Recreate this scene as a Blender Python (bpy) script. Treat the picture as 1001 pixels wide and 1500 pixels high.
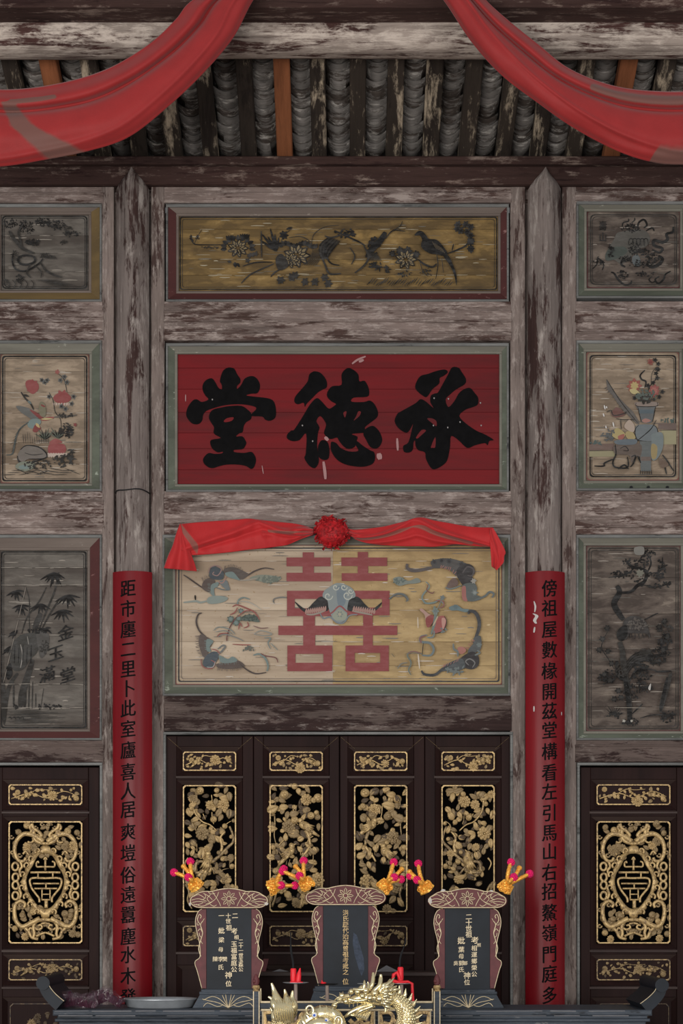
import bpy, bmesh, math, random
from mathutils import Vector, Matrix, Euler
random.seed(7)
for _o in list(bpy.data.objects): bpy.data.objects.remove(_o)
SC = bpy.context.scene
COL = SC.collection
PI = math.pi

# ---------------------------------------------------------------- camera, world, light, exposure
CAM_D, EYE, HOR = 10.0, 1.6, 1325.0          # distance to the screen wall, eye height, horizon row
cam = bpy.data.cameras.new('camera'); cam_o = bpy.data.objects.new('camera', cam); COL.objects.link(cam_o)
cam_o.location = (0, -CAM_D, EYE); cam_o.rotation_euler = (PI/2, 0, 0)
cam.sensor_width = 36; cam.lens = 60.0; cam.shift_y = (HOR-750)/1500.0; cam.clip_end = 100
SC.camera = cam_o
w = bpy.data.worlds.new('daylight'); SC.world = w; w.use_nodes = True
w.node_tree.nodes['Background'].inputs[0].default_value = (0.95, 0.97, 1.0, 1)
w.node_tree.nodes['Background'].inputs[1].default_value = 0.42
def area(name, loc, target, sx, sy, power, col):
    l = bpy.data.lights.new(name, 'AREA'); l.shape = 'RECTANGLE'; l.size = sx; l.size_y = sy; l.energy = power; l.color = col
    o = bpy.data.objects.new(name, l); COL.objects.link(o); o.location = loc
    o.rotation_euler = (Vector(target)-Vector(loc)).to_track_quat('-Z', 'Y').to_euler(); return o
area('courtyard_daylight', (-3.4, -11.0, 1.9), (0, 0, 3.0), 6.5, 2.6, 640, (1.0, 0.97, 0.93))
area('courtyard_daylight', (4.6, -11.0, 2.4), (0, 0, 3.2), 3.5, 3.0, 240, (1.0, 0.97, 0.94))
SC.view_settings.view_transform = 'Standard'; SC.view_settings.look = 'None'
SC.view_settings.exposure = 0.06; SC.view_settings.gamma = 1.0; SC.view_settings.use_curve_mapping = False

# ---------------------------------------------------------------- measuring helpers
def px2(px, py, out=0.0):
    """a point at distance 'out' in front of the wall plane, sized from the photograph"""
    d = CAM_D-out; s = 0.004*d/10.0
    return Vector(((px-500.5)*s, -out, EYE+(HOR-py)*s))
def sc(out=0.0): return 0.004*(CAM_D-out)/10.0
def lin(c):
    r = []
    for v in c[:3]:
        v = v/255.0
        r.append(v/12.92 if v <= 0.04045 else ((v+0.055)/1.055)**2.4)
    return (r[0], r[1], r[2], 1.0)

# ---------------------------------------------------------------- materials
class NT:
    def __init__(s, name):
        s.m = bpy.data.materials.new(name); s.m.use_nodes = True; s.t = s.m.node_tree
        s.b = s.t.nodes['Principled BSDF']; s.L = s.t.links.new
    def n(s, typ, **kw):
        x = s.t.nodes.new(typ)
        for k, v in kw.items():
            if k in x.inputs: x.inputs[k].default_value = v
            else: setattr(x, k, v)
        return x
    def coords(s, scale=(1, 1, 1), rnd=True, kind='Object'):
        tc = s.n('ShaderNodeTexCoord'); mp = s.n('ShaderNodeMapping'); mp.inputs['Scale'].default_value = scale
        src = tc.outputs[kind]
        if rnd:
            oi = s.n('ShaderNodeObjectInfo'); mu = s.n('ShaderNodeMath', operation='MULTIPLY'); s.L(oi.outputs['Random'], mu.inputs[0]); mu.inputs[1].default_value = 23.0
            ad = s.n('ShaderNodeVectorMath', operation='ADD'); s.L(src, ad.inputs[0]); s.L(mu.outputs[0], ad.inputs[1]); src = ad.outputs[0]
        s.L(src, mp.inputs['Vector']); return mp.outputs[0]
    def noise(s, vec, scale, detail=6, rough=0.6, dist=0.0):
        x = s.n('ShaderNodeTexNoise'); x.inputs['Scale'].default_value = scale; x.inputs['Detail'].default_value = detail
        x.inputs['Roughness'].default_value = rough; x.inputs['Distortion'].default_value = dist; s.L(vec, x.inputs['Vector']); return x.outputs['Fac']
    def ramp(s, fac, a, b, ca=0.0, cb=1.0):
        x = s.n('ShaderNodeMapRange'); s.L(fac, x.inputs[0]); x.inputs[1].default_value = a; x.inputs[2].default_value = b
        x.inputs[3].default_value = ca; x.inputs[4].default_value = cb; return x.outputs[0]
    def mix(s, fac, a, b):
        x = s.n('ShaderNodeMix', data_type='RGBA')
        if isinstance(fac, float): x.inputs[0].default_value = fac
        else: s.L(fac, x.inputs[0])
        for i, c in ((6, a), (7, b)):
            if isinstance(c, tuple): x.inputs[i].default_value = c
            else: s.L(c, x.inputs[i])
        return x.outputs[2]
    def madd(s, a, ka, b, kb):
        x = s.n('ShaderNodeMath', operation='MULTIPLY'); s.L(a, x.inputs[0]); x.inputs[1].default_value = ka
        y = s.n('ShaderNodeMath', operation='MULTIPLY_ADD'); s.L(b, y.inputs[0]); y.inputs[1].default_value = kb; s.L(x.outputs[0], y.inputs[2]); return y.outputs[0]
    def mul(s, a, b):
        x = s.n('ShaderNodeMath', operation='MULTIPLY'); s.L(a, x.inputs[0])
        if isinstance(b, float): x.inputs[1].default_value = b
        else: s.L(b, x.inputs[1])
        return x.outputs[0]
    def bump(s, h, strength=0.4, dist=0.01):
        x = s.n('ShaderNodeBump'); x.inputs['Strength'].default_value = strength; x.inputs['Distance'].default_value = dist
        s.L(h, x.inputs['Height']); s.L(x.outputs[0], s.b.inputs['Normal'])
    def done(s, col, rough=0.8, metal=0.0, spec=0.3):
        if isinstance(col, tuple): s.b.inputs['Base Color'].default_value = col
        else: s.L(col, s.b.inputs['Base Color'])
        s.b.inputs['Roughness'].default_value = rough; s.b.inputs['Metallic'].default_value = metal
        s.b.inputs['Specular IOR Level'].default_value = spec; return s.m
def st(axis, k): return (1.0/k if axis == 'x' else 1.0, 1.0, 1.0/k if axis == 'z' else 1.0)
def weathered(name, dark, mid, pale, axis='x', dk=0.44, fl=0.60, s=9.0, rough=0.85, edge=0.02, fib=0.45):
    """old painted timber: fibres, drawn-out paint remnants with ragged edges, pale flakes"""
    t = NT(name)
    v0 = t.coords(st(axis, 3)); v1 = t.coords(st(axis, 5)); v2 = t.coords(st(axis, 26)); v3 = t.coords(st(axis, 3.2)); v4 = t.coords(st(axis, 9))
    big = t.noise(v0, s*.45, 4, 0.6, .3); a = t.noise(v1, s*1.7, 10, 0.72, 0.5); g = t.noise(v2, s*13, 4, 0.7, 0.1); f = t.noise(v3, s*3.2, 9, 0.75, 0.3); h = t.noise(v4, s*3.0, 8, .75, .2)
    sc3 = lambda c, k: tuple(min(1, x*k) for x in lin(c)[:3])+(1,)
    body = t.mix(t.ramp(t.madd(big, .5, h, .5), 0.38, 0.62), sc3(mid, .66), sc3(mid, 1.32))
    m = t.madd(t.madd(a, 0.62, g, 0.13), 1.0, big, 0.25)
    dcol = t.mix(t.ramp(h, 0.35, 0.65), sc3(dark, .7), sc3(dark, 1.35))
    c = t.mix(t.ramp(m, dk-edge, dk+edge), dcol, body)
    fm = t.madd(t.madd(f, 0.6, h, 0.3), 1.0, g, 0.1)
    c = t.mix(t.ramp(fm, fl-0.035, fl+0.05, 0, .9), c, lin(pale))
    c = t.mix(t.ramp(g, 0.46, 0.30, 0, fib), c, sc3(dark, .5))
    t.bump(t.madd(m, .6, g, .4), 0.7, 0.012); return t.done(c, rough, 0, .2)
def painted(name, base, dirt, fleck, axis='x', dirt_amt=0.5, fl=0.64, s=8.0, rough=0.75, streak=1.0, k=7.0, spec=0.3, speck=None, bands=0.0):
    """painted board: base colour, grime streaks along the grain, small lost-paint flecks"""
    t = NT(name)
    v1 = t.coords(st(axis, k)); v3 = t.coords(st(axis, 2.5)); v2 = t.coords(st(axis, 18))
    a = t.noise(v1, s, 7, 0.6, 0.3); f = t.noise(v3, s*3.5, 7, 0.7); g = t.noise(v2, s*7, 4, 0.6)
    m = t.ramp(t.madd(a, 0.8, g, 0.2), 0.62, 0.38)
    c = t.mix(t.mul(m, float(dirt_amt)), lin(base), lin(dirt))
    if bands:
        bn = t.noise(t.coords((.35, 1, 1)), s*3.6, 6, .62, .4); c = t.mix(t.ramp(bn, .44, .56, 0, bands), c, tuple(x*0.55 for x in lin(dirt)[:3])+(1,)); c = t.mix(t.ramp(bn, .40, .30, 0, bands*.8), c, lin(fleck))
    c = t.mix(t.ramp(g, 0.62, 0.75, 0.0, 0.35*streak), c, tuple(x*0.5 for x in lin(dirt)[:3])+(1,))
    c = t.mix(t.ramp(f, fl, fl+0.05), c, lin(fleck))
    if speck:
        sp = t.noise(t.coords((1, 1, 1)), 62, 3, 0.5); c = t.mix(t.ramp(sp, 0.66, 0.74, 0, 0.8), c, lin(speck))
    t.bump(t.madd(a, 0.5, g, 0.5), 0.25, 0.006); return t.done(c, rough, 0, spec)
def plain(name, col, rough=0.6, metal=0.0, var=0.25, s=30, spec=0.4, bump=0.15):
    t = NT(name); v = t.coords(); f = t.noise(v, s, 5, 0.6)
    c = t.mix(t.ramp(f, 0.3, 0.7), tuple(x*(1-var) for x in lin(col)[:3])+(1,), tuple(min(1, x*(1+var)) for x in lin(col)[:3])+(1,))
    if bump: t.bump(f, bump, 0.004)
    return t.done(c, rough, metal, spec)
def silk(name, col, grey_brown):  # red cloth with brownish-grey bands mixed in by a point attribute
    t = NT(name); at = t.n('ShaderNodeAttribute', attribute_name='grey_brown'); v = t.coords((1, 1, 1), False); f = t.noise(v, 9, 6, .6); g = t.noise(v, 260, 2, .5)
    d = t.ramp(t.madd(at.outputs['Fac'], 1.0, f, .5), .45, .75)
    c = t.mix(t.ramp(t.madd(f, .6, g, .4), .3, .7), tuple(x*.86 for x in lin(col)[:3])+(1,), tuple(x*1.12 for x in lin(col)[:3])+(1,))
    c = t.mix(t.mul(d, .85), c, lin(grey_brown)); t.bump(g, .15, .002); t.b.inputs['Sheen Weight'].default_value = .15; return t.done(c, .62, 0, .25)
def giltmat(name, gold, worn, th=0.47, metal=0.45, rough=0.42, s=26):
    t = NT(name); v = t.coords(); f = t.noise(v, s, 6, 0.65); g = t.noise(v, s*4, 3, 0.6)
    m = t.ramp(t.madd(f, 0.7, g, 0.3), th-0.07, th+0.07)
    c = t.mix(m, lin(worn), lin(gold)); t.bump(g, 0.3, 0.003); t.L(t.mul(m, float(metal)), t.b.inputs['Metallic'])
    mt = t.done(c, rough, metal, 0.4); return mt
MAT = {}
def mk(key, fn, *a, **k): MAT[key] = fn(key, *a, **k)
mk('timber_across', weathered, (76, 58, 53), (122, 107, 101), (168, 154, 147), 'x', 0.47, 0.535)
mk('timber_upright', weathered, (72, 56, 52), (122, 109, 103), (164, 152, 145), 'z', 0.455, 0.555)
mk('timber_dim_across', weathered, (50, 36, 34), (92, 79, 74), (138, 127, 121), 'x', 0.49, 0.58)  # darkened timber for the lower rails, light falling off painted in
mk('post_wood', weathered, (62, 44, 41), (122, 111, 106), (170, 160, 153), 'z', 0.478, 0.55, 5.0)
mk('dark_beam_wood', weathered, (46, 29, 27), (62, 44, 40), (142, 124, 114), 'x', 0.45, 0.565, 5.0)
mk('purlin_wood', weathered, (72, 48, 44), (160, 146, 136), (204, 190, 178), 'x', 0.475, 0.515, 6.0)
mk('rafter_wood', weathered, (40, 33, 29), (54, 46, 40), (196, 178, 154), 'z', 0.46, 0.55, 3.0, fib=.2)
mk('new_rafter_wood', weathered, (110, 66, 42), (140, 86, 56), (150, 100, 70), 'z', 0.40, 0.70, 5.0)
mk('grey_bead', weathered, (74, 74, 74), (118, 118, 116), (160, 158, 152), 'x', 0.42, 0.62, 12.0)
mk('roof_tile_clay', weathered, (70, 62, 57), (114, 109, 105), (200, 194, 186), 'x', 0.48, 0.565, 5.0)
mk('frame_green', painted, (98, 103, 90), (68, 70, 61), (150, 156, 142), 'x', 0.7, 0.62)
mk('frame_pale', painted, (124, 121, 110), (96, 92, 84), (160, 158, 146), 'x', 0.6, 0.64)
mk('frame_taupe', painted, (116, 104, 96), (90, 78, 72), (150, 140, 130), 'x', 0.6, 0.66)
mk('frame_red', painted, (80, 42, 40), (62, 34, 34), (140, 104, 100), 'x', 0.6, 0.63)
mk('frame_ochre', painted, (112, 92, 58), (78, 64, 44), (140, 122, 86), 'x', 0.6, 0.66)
mk('board_gold', painted, (146, 118, 70), (92, 74, 48), (178, 150, 100), 'x', 1.0, 0.69, 5.0, k=9, bands=.55)
mk('board_red', painted, (112, 15, 21), (76, 20, 23), (150, 70, 72), 'x', 0.8, 0.74, 5.0)
mk('board_cream', painted, (190, 172, 150), (136, 116, 96), (206, 192, 172), 'x', 0.75, 0.68, 6.0, speck=(130, 104, 62))
mk('board_straw', painted, (184, 158, 114), (140, 116, 82), (206, 186, 150), 'x', 0.75, 0.68, 6.0, speck=(140, 112, 72), bands=.25)
mk('board_buff', painted, (162, 144, 124), (112, 96, 80), (182, 166, 146), 'x', 0.9, 0.68, 6.0, bands=.4)
mk('board_grey', painted, (110, 104, 97), (76, 68, 62), (142, 134, 124), 'x', 1.0, 0.70, 6.0, bands=.35)
mk('board_brown', painted, (110, 99, 90), (74, 62, 56), (144, 131, 118), 'x', 0.8, 0.66, 5.0, bands=.7)
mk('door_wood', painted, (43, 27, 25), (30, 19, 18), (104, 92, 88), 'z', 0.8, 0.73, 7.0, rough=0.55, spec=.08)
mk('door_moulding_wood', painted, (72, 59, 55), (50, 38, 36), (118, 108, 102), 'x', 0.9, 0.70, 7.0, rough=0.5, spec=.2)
mk('old_gilt', giltmat, (200, 170, 118), (118, 94, 66), 0.46, 0.35, 0.45, 55)
mk('dull_gilt', giltmat, (176, 150, 106), (92, 74, 56), 0.49, 0.3, 0.5, 55)
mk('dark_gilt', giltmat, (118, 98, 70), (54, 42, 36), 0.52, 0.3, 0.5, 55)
mk('couplet_red', painted, (120, 10, 20), (90, 12, 20), (168, 110, 100), 'z', 0.6, 0.745, 5.0, rough=0.38, spec=0.22)
mk('black_ink', plain, (14, 13, 14), 0.8, 0, 0.3, 20, 0.08)
mk('black_lacquer', weathered, (44, 48, 54), (66, 72, 80), (150, 146, 142), 'x', 0.44, 0.60, 8.0, 0.45)
mk('slab_lacquer', plain, (26, 31, 38), 0.55, 0, 0.3, 6, 0.25)
mk('slab_smear', plain, (56, 64, 78), 0.6, 0, 0.4, 60, 0.2)
mk('tablet_red', plain, (94, 46, 48), 0.6, 0, 0.25, 20)
mk('line_gold', plain, (214, 196, 162), 0.5, 0.2, 0.2, 60)
mk('silk_red', silk, (148, 38, 38), (104, 78, 70))
mk('silk_bright_red', silk, (178, 36, 38), (128, 84, 74))
mk('rosette_red', plain, (160, 22, 28), 0.6, 0, 0.6, 50, 0.3)
mk('bright_gold', giltmat, (232, 218, 176), (160, 136, 84), 0.42, 0.9, 0.26, 16)
mk('foil_gold', giltmat, (255, 190, 84), (214, 134, 40), 0.46, 0.5, 0.33, 40)
mk('pom_pink', plain, (226, 30, 104), 0.7, 0, 0.35, 120, 0.3, 0.5)
mk('wax_red', plain, (226, 34, 46), 0.45, 0, 0.15, 30)
mk('soot', plain, (14, 15, 18), 0.8, 0, 0.4, 50)
mk('steel', plain, (152, 156, 160), 0.36, 0.35, 0.15, 12, 0.5, 0.1)
mk('pale_wood', plain, (150, 132, 122), 0.7, 0, 0.2, 20)
mk('paper_grey', plain, (128, 126, 128), 0.8, 0, 0.15, 20)
mk('packet_purple', plain, (66, 28, 44), 0.3, 0, 0.35, 40)
mk('floor_stone', painted, (112, 104, 98), (80, 74, 70), (140, 134, 128), 'x', 0.6, 0.7, 3.0)
mk('void_wall', plain, (38, 32, 30), 0.9, 0, 0.2, 5)
mk('eye_blue', plain, (40, 90, 190), 0.2, 0, 0.1, 50)
mk('eye_white', plain, (235, 235, 240), 0.2, 0, 0.05, 50)
mk('bare_white', plain, (186, 180, 176), 0.9, 0, 0.1, 60)
def film():
    t = NT('clear_film'); v = t.coords(); f = t.noise(v, 40, 4, 0.6); t.bump(f, 0.8, 0.01)
    t.b.inputs['Alpha'].default_value = 0.30; return t.done(lin((80, 56, 68)), 0.07, 0, 1.0)
MAT['clear_film'] = film()
def des(c): g = sum(c)/3; return tuple(int((v*.62+g*.38)*.97+3) for v in c)
def colour(rgb):
    k = 'pigment_%02x%02x%02x' % rgb
    if k not in MAT:
        t = NT(k); f = t.noise(t.coords(st('x', 3), False), 45, 5, 0.7)
        c = t.mix(t.ramp(f, 0.42, 0.70, 0, 0.42), lin(des(rgb)), tuple(min(1, x*0.65+0.10) for x in lin(rgb)[:3])+(1,))
        MAT[k] = t.done(c, 0.85, 0, 0.2)
    return MAT[k]

# ---------------------------------------------------------------- mesh building
class MB:
    def __init__(s): s.v = []; s.f = []; s.mi = []; s.mats = []; s.cur = 0
    def mat(s, m):
        m = MAT[m] if isinstance(m, str) else m
        if m not in s.mats: s.mats.append(m)
        s.cur = s.mats.index(m); return s
    def add(s, vs, fs):
        b = len(s.v); s.v += [Vector(x) for x in vs]
        for f in fs: s.f.append([b+i for i in f]); s.mi.append(s.cur)
        return s
    def box(s, a, b, bev=0.0):
        x0, x1 = sorted((a[0], b[0])); y0, y1 = sorted((a[1], b[1])); z0, z1 = sorted((a[2], b[2]))
        if bev <= 0:
            vs = [(x, y, z) for x in (x0, x1) for y in (y0, y1) for z in (z0, z1)]
            return s.add(vs, [(0, 1, 3, 2), (4, 6, 7, 5), (0, 4, 5, 1), (2, 3, 7, 6), (0, 2, 6, 4), (1, 5, 7, 3)])
        bev = min(bev, (x1-x0)*.45, (z1-z0)*.45, (y1-y0)*.45)
        # front face (towards -y) chamfered
        o = [(x0, z0), (x1, z0), (x1, z1), (x0, z1)]; i = [(x0+bev, z0+bev), (x1-bev, z0+bev), (x1-bev, z1-bev), (x0+bev, z1-bev)]
        vs = [(p[0], y1, p[1]) for p in o]+[(p[0], y0+bev, p[1]) for p in o]+[(p[0], y0, p[1]) for p in i]
        fs = [(3, 2, 1, 0), (8, 9, 10, 11)]
        for k in range(4):
            j = (k+1) % 4; fs += [(k, j, 4+j, 4+k), (4+k, 4+j, 8+j, 8+k)]
        return s.add(vs, fs)
    def prism(s, poly, y0, y1, bev=0.0):
        """outline of (x, z) points, from front y0 to back y1; optional chamfer of the front edge"""
        n = len(poly)
        if sum(poly[i][0]*poly[(i+1) % n][1]-poly[(i+1) % n][0]*poly[i][1] for i in range(n)) < 0: poly = poly[::-1]
        if bev > 0:
            inn = []
            for i in range(n):
                p0, p1, p2 = Vector(poly[i-1]), Vector(poly[i]), Vector(poly[(i+1) % n])
                a = (p1-p0); b = (p2-p1)
                na = Vector((-a.y, a.x)); nb = Vector((-b.y, b.x))
                if na.length > 0: na.normalize()
                if nb.length > 0: nb.normalize()
                m = na+nb; m = m.normalized() if m.length > 1e-6 else na
                inn.append(p1+m*bev)
            vs = [(p[0], y1, p[1]) for p in poly]+[(p[0], y0+bev, p[1]) for p in poly]+[(p.x, y0, p.y) for p in inn]
            fs = [tuple(range(n-1, -1, -1)), tuple(range(2*n, 3*n))]
            for k in range(n):
                j = (k+1) % n; fs += [(k, j, n+j, n+k), (n+k, n+j, 2*n+j, 2*n+k)]
        else:
            vs = [(p[0], y1, p[1]) for p in poly]+[(p[0], y0, p[1]) for p in poly]
            fs = [tuple(range(n-1, -1, -1)), tuple(range(n, 2*n))]
            for k in range(n):
                j = (k+1) % n; fs += [(k, j, n+j, n+k)]
        return s.add(vs, fs)
    def tube(s, pts, r, n=8, flat=1.0, caps=True):
        pts = [Vector(p) for p in pts]; m = len(pts)
        rs = r if isinstance(r, (list, tuple)) else [r]*m
        rings = []; up = Vector((0, -1, 0))
        for i, p in enumerate(pts):
            t = (pts[min(i+1, m-1)]-pts[max(i-1, 0)])
            t = t.normalized() if t.length > 1e-9 else Vector((0, 0, 1))
            u = up - t*up.dot(t)
            if u.length < 0.1: u = Vector((1, 0, 0))-t*t.x
            u.normalize(); v = t.cross(u)
            rings.append([p+(u*math.cos(a)*flat+v*math.sin(a))*rs[i] for a in (2*PI*k/n for k in range(n))])
        vs = [q for rg in rings for q in rg]; fs = []
        for i in range(m-1):
            for k in range(n):
                j = (k+1) % n; fs.append((i*n+k, i*n+j, (i+1)*n+j, (i+1)*n+k))
        if caps: fs += [tuple(range(n-1, -1, -1)), tuple(range((m-1)*n, m*n))]
        return s.add(vs, fs)
    def lathe(s, c, prof, n=24, axis='z', sx=1.0, sy=1.0):
        c = Vector(c); vs = []; fs = []; m = len(prof)
        for (r, h) in prof:
            for k in range(n):
                a = 2*PI*k/n
                if axis == 'z': vs.append(c+Vector((r*math.cos(a)*sx, r*math.sin(a)*sy, h)))
                else: vs.append(c+Vector((r*math.cos(a)*sx, -h, r*math.sin(a)*sy)))
        for i in range(m-1):
            for k in range(n):
                j = (k+1) % n; q = (i*n+k, i*n+j, (i+1)*n+j, (i+1)*n+k)
                fs.append(q)
        fs += [tuple(range(n-1, -1, -1)), tuple(range((m-1)*n, m*n))]
        return s.add(vs, fs)
    def ball(s, c, r, n=10, m=7, sx=1, sy=1, sz=1):
        prof = [(max(1e-4, r*math.sin(PI*i/m)), -r*math.cos(PI*i/m)) for i in range(m+1)]
        c = Vector(c); vs = []; fs = []
        for (rr, h) in prof:
            for k in range(n):
                a = 2*PI*k/n; vs.append(c+Vector((rr*math.cos(a)*sx, rr*math.sin(a)*sy, h*sz)))
        for i in range(m):
            for k in range(n):
                j = (k+1) % n; fs.append((i*n+k, i*n+j, (i+1)*n+j, (i+1)*n+k))
        return s.add(vs, fs)
    def grid(s, fn, nu, nv, matfn=None):
        b = len(s.v)
        for i in range(nu+1):
            for j in range(nv+1): s.v.append(Vector(fn(i/nu, j/nv)))
        for i in range(nu):
            for j in range(nv):
                s.f.append([b+i*(nv+1)+j, b+(i+1)*(nv+1)+j, b+(i+1)*(nv+1)+j+1, b+i*(nv+1)+j+1])
                if matfn: s.mat(matfn((i+.5)/nu, (j+.5)/nv))
                s.mi.append(s.cur)
        return s
def tag(o, label=None, cat=None, group=None, kind=None):
    if label: o['label'] = label
    if cat: o['category'] = cat
    if group: o['group'] = group
    if kind: o['kind'] = kind
    return o
def empty(name, loc=(0, 0, 0), **k):
    o = bpy.data.objects.new(name, None); COL.objects.link(o); o.location = loc; o.empty_display_size = 0.05; return tag(o, **k)
ORG = {}
def origin(p):
    v = Vector((0, 0, 0))
    while p is not None: v = v+p.location; p = p.parent
    return v
def ob(name, mb, m=None, parent=None, smooth=False, fix=True, **k):
    me = bpy.data.meshes.new(name); L = origin(parent)
    if parent is None and mb.v:      # a thing of one mesh: origin at its base
        lo = Vector([min(v[i] for v in mb.v) for i in range(3)]); hi = Vector([max(v[i] for v in mb.v) for i in range(3)])
        L = Vector(((lo.x+hi.x)/2, (lo.y+hi.y)/2, lo.z))
    me.from_pydata([tuple(v-L) for v in mb.v], [], mb.f)
    mats = mb.mats if mb.mats else [MAT[m] if isinstance(m, str) else m]
    if m is not None and mb.mats and len(mb.mats) == 0: mats = [MAT[m]]
    for q in mats: me.materials.append(q)
    if mb.mats:
        for p, i in zip(me.polygons, mb.mi): p.material_index = i
    if smooth:
        for p in me.polygons: p.use_smooth = True
    if fix:
        bm = bmesh.new(); bm.from_mesh(me); bmesh.ops.recalc_face_normals(bm, faces=bm.faces); bm.to_mesh(me); bm.free()
    if smooth is not False and smooth is not True:
        me.set_sharp_from_angle(angle=smooth)
    o = bpy.data.objects.new(name, me); COL.objects.link(o); o.parent = parent
    if parent is None: o.location = L
    return tag(o, **k)
def inst(src, parent, loc, rot=(0, 0, 0), scl=(1, 1, 1), name=None):
    o = src.copy(); COL.objects.link(o); o.parent = parent
    if name: o.name = name
    o.location = Vector(loc)-origin(parent); o.rotation_euler = rot; o.scale = scl; return o
def proto(name, mb, m, smooth=True):
    """a mesh kept for copying; returns the datablock holder, not linked"""
    o = ob(name, mb, m, None, smooth); o.location = (0, 0, 0)
    COL.objects.unlink(o); return o
def catmull(pts, n=5, closed=False):
    P = [Vector(p) for p in pts]; m = len(P); out = []
    rng = range(m if closed else m-1)
    for i in rng:
        p0 = P[(i-1) % m] if closed or i > 0 else P[0]; p1 = P[i]; p2 = P[(i+1) % m]
        p3 = P[(i+2) % m] if closed or i+2 < m else P[-1]
        for k in range(n):
            t = k/n
            out.append(0.5*((2*p1)+(p2-p0)*t+(2*p0-5*p1+4*p2-p3)*t*t+(3*p1-p0-3*p2+p3)*t**3))
    if not closed: out.append(P[-1])
    return out

# lettering -----------------------------------------------------------
_GL = {}
def glyph(ch, off=0.0):
    if (ch, off) not in _GL:
        c = bpy.data.curves.new('letter', 'FONT'); c.body = ch; c.size = 1; c.offset = off; c.resolution_u = 3
        o = bpy.data.objects.new('letter', c); COL.objects.link(o); bpy.context.view_layer.update()
        me = bpy.data.meshes.new_from_object(o.evaluated_get(bpy.context.evaluated_depsgraph_get()))
        vs = [(v.co.x-0.5, v.co.y-0.36) for v in me.vertices]; fs = [tuple(p.vertices) for p in me.polygons]
        bpy.data.objects.remove(o); bpy.data.curves.remove(c); bpy.data.meshes.remove(me); _GL[(ch, off)] = (vs, fs)
    return _GL[(ch, off)]
def glyph_mb(mb, ch, cx, cz, w, h, y, off=0.0, shear=0.0, nib=.016, bend=None):
    """brush-like letter: the outline repeated along a slanted nib so that uprights come out heavier than bars"""
    vs, fs = glyph(ch, 0.0)
    for q, k in enumerate((-1, -.5, 0, .5, 1)):
        pts = [(x+nib*k, z+shear*x-nib*.45*k) for x, z in vs]; e = q*3e-5
        if bend is None:
            mb.add([Vector((cx+x*w, y-e, cz+z*h)) for x, z in pts], fs); continue
        bm = bmesh.new(); bv = [bm.verts.new((x*w, 0, z*h)) for x, z in pts]
        for f in fs:
            try: bm.faces.new([bv[i] for i in f])
            except ValueError: pass
        bmesh.ops.triangulate(bm, faces=bm.faces[:])
        for j in range(-4, 5):
            bmesh.ops.bisect_plane(bm, geom=bm.verts[:]+bm.edges[:]+bm.faces[:], plane_co=(j*w*0.12+1e-5, 0, 0), plane_no=(1, 0, 0), dist=1e-7)
        bm.verts.index_update()
        mb.add([Vector((cx+v.co.x, bend(v.co.x)-e, cz+v.co.z)) for v in bm.verts], [[v.index for v in f.verts] for f in bm.faces]); bm.free()

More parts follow.
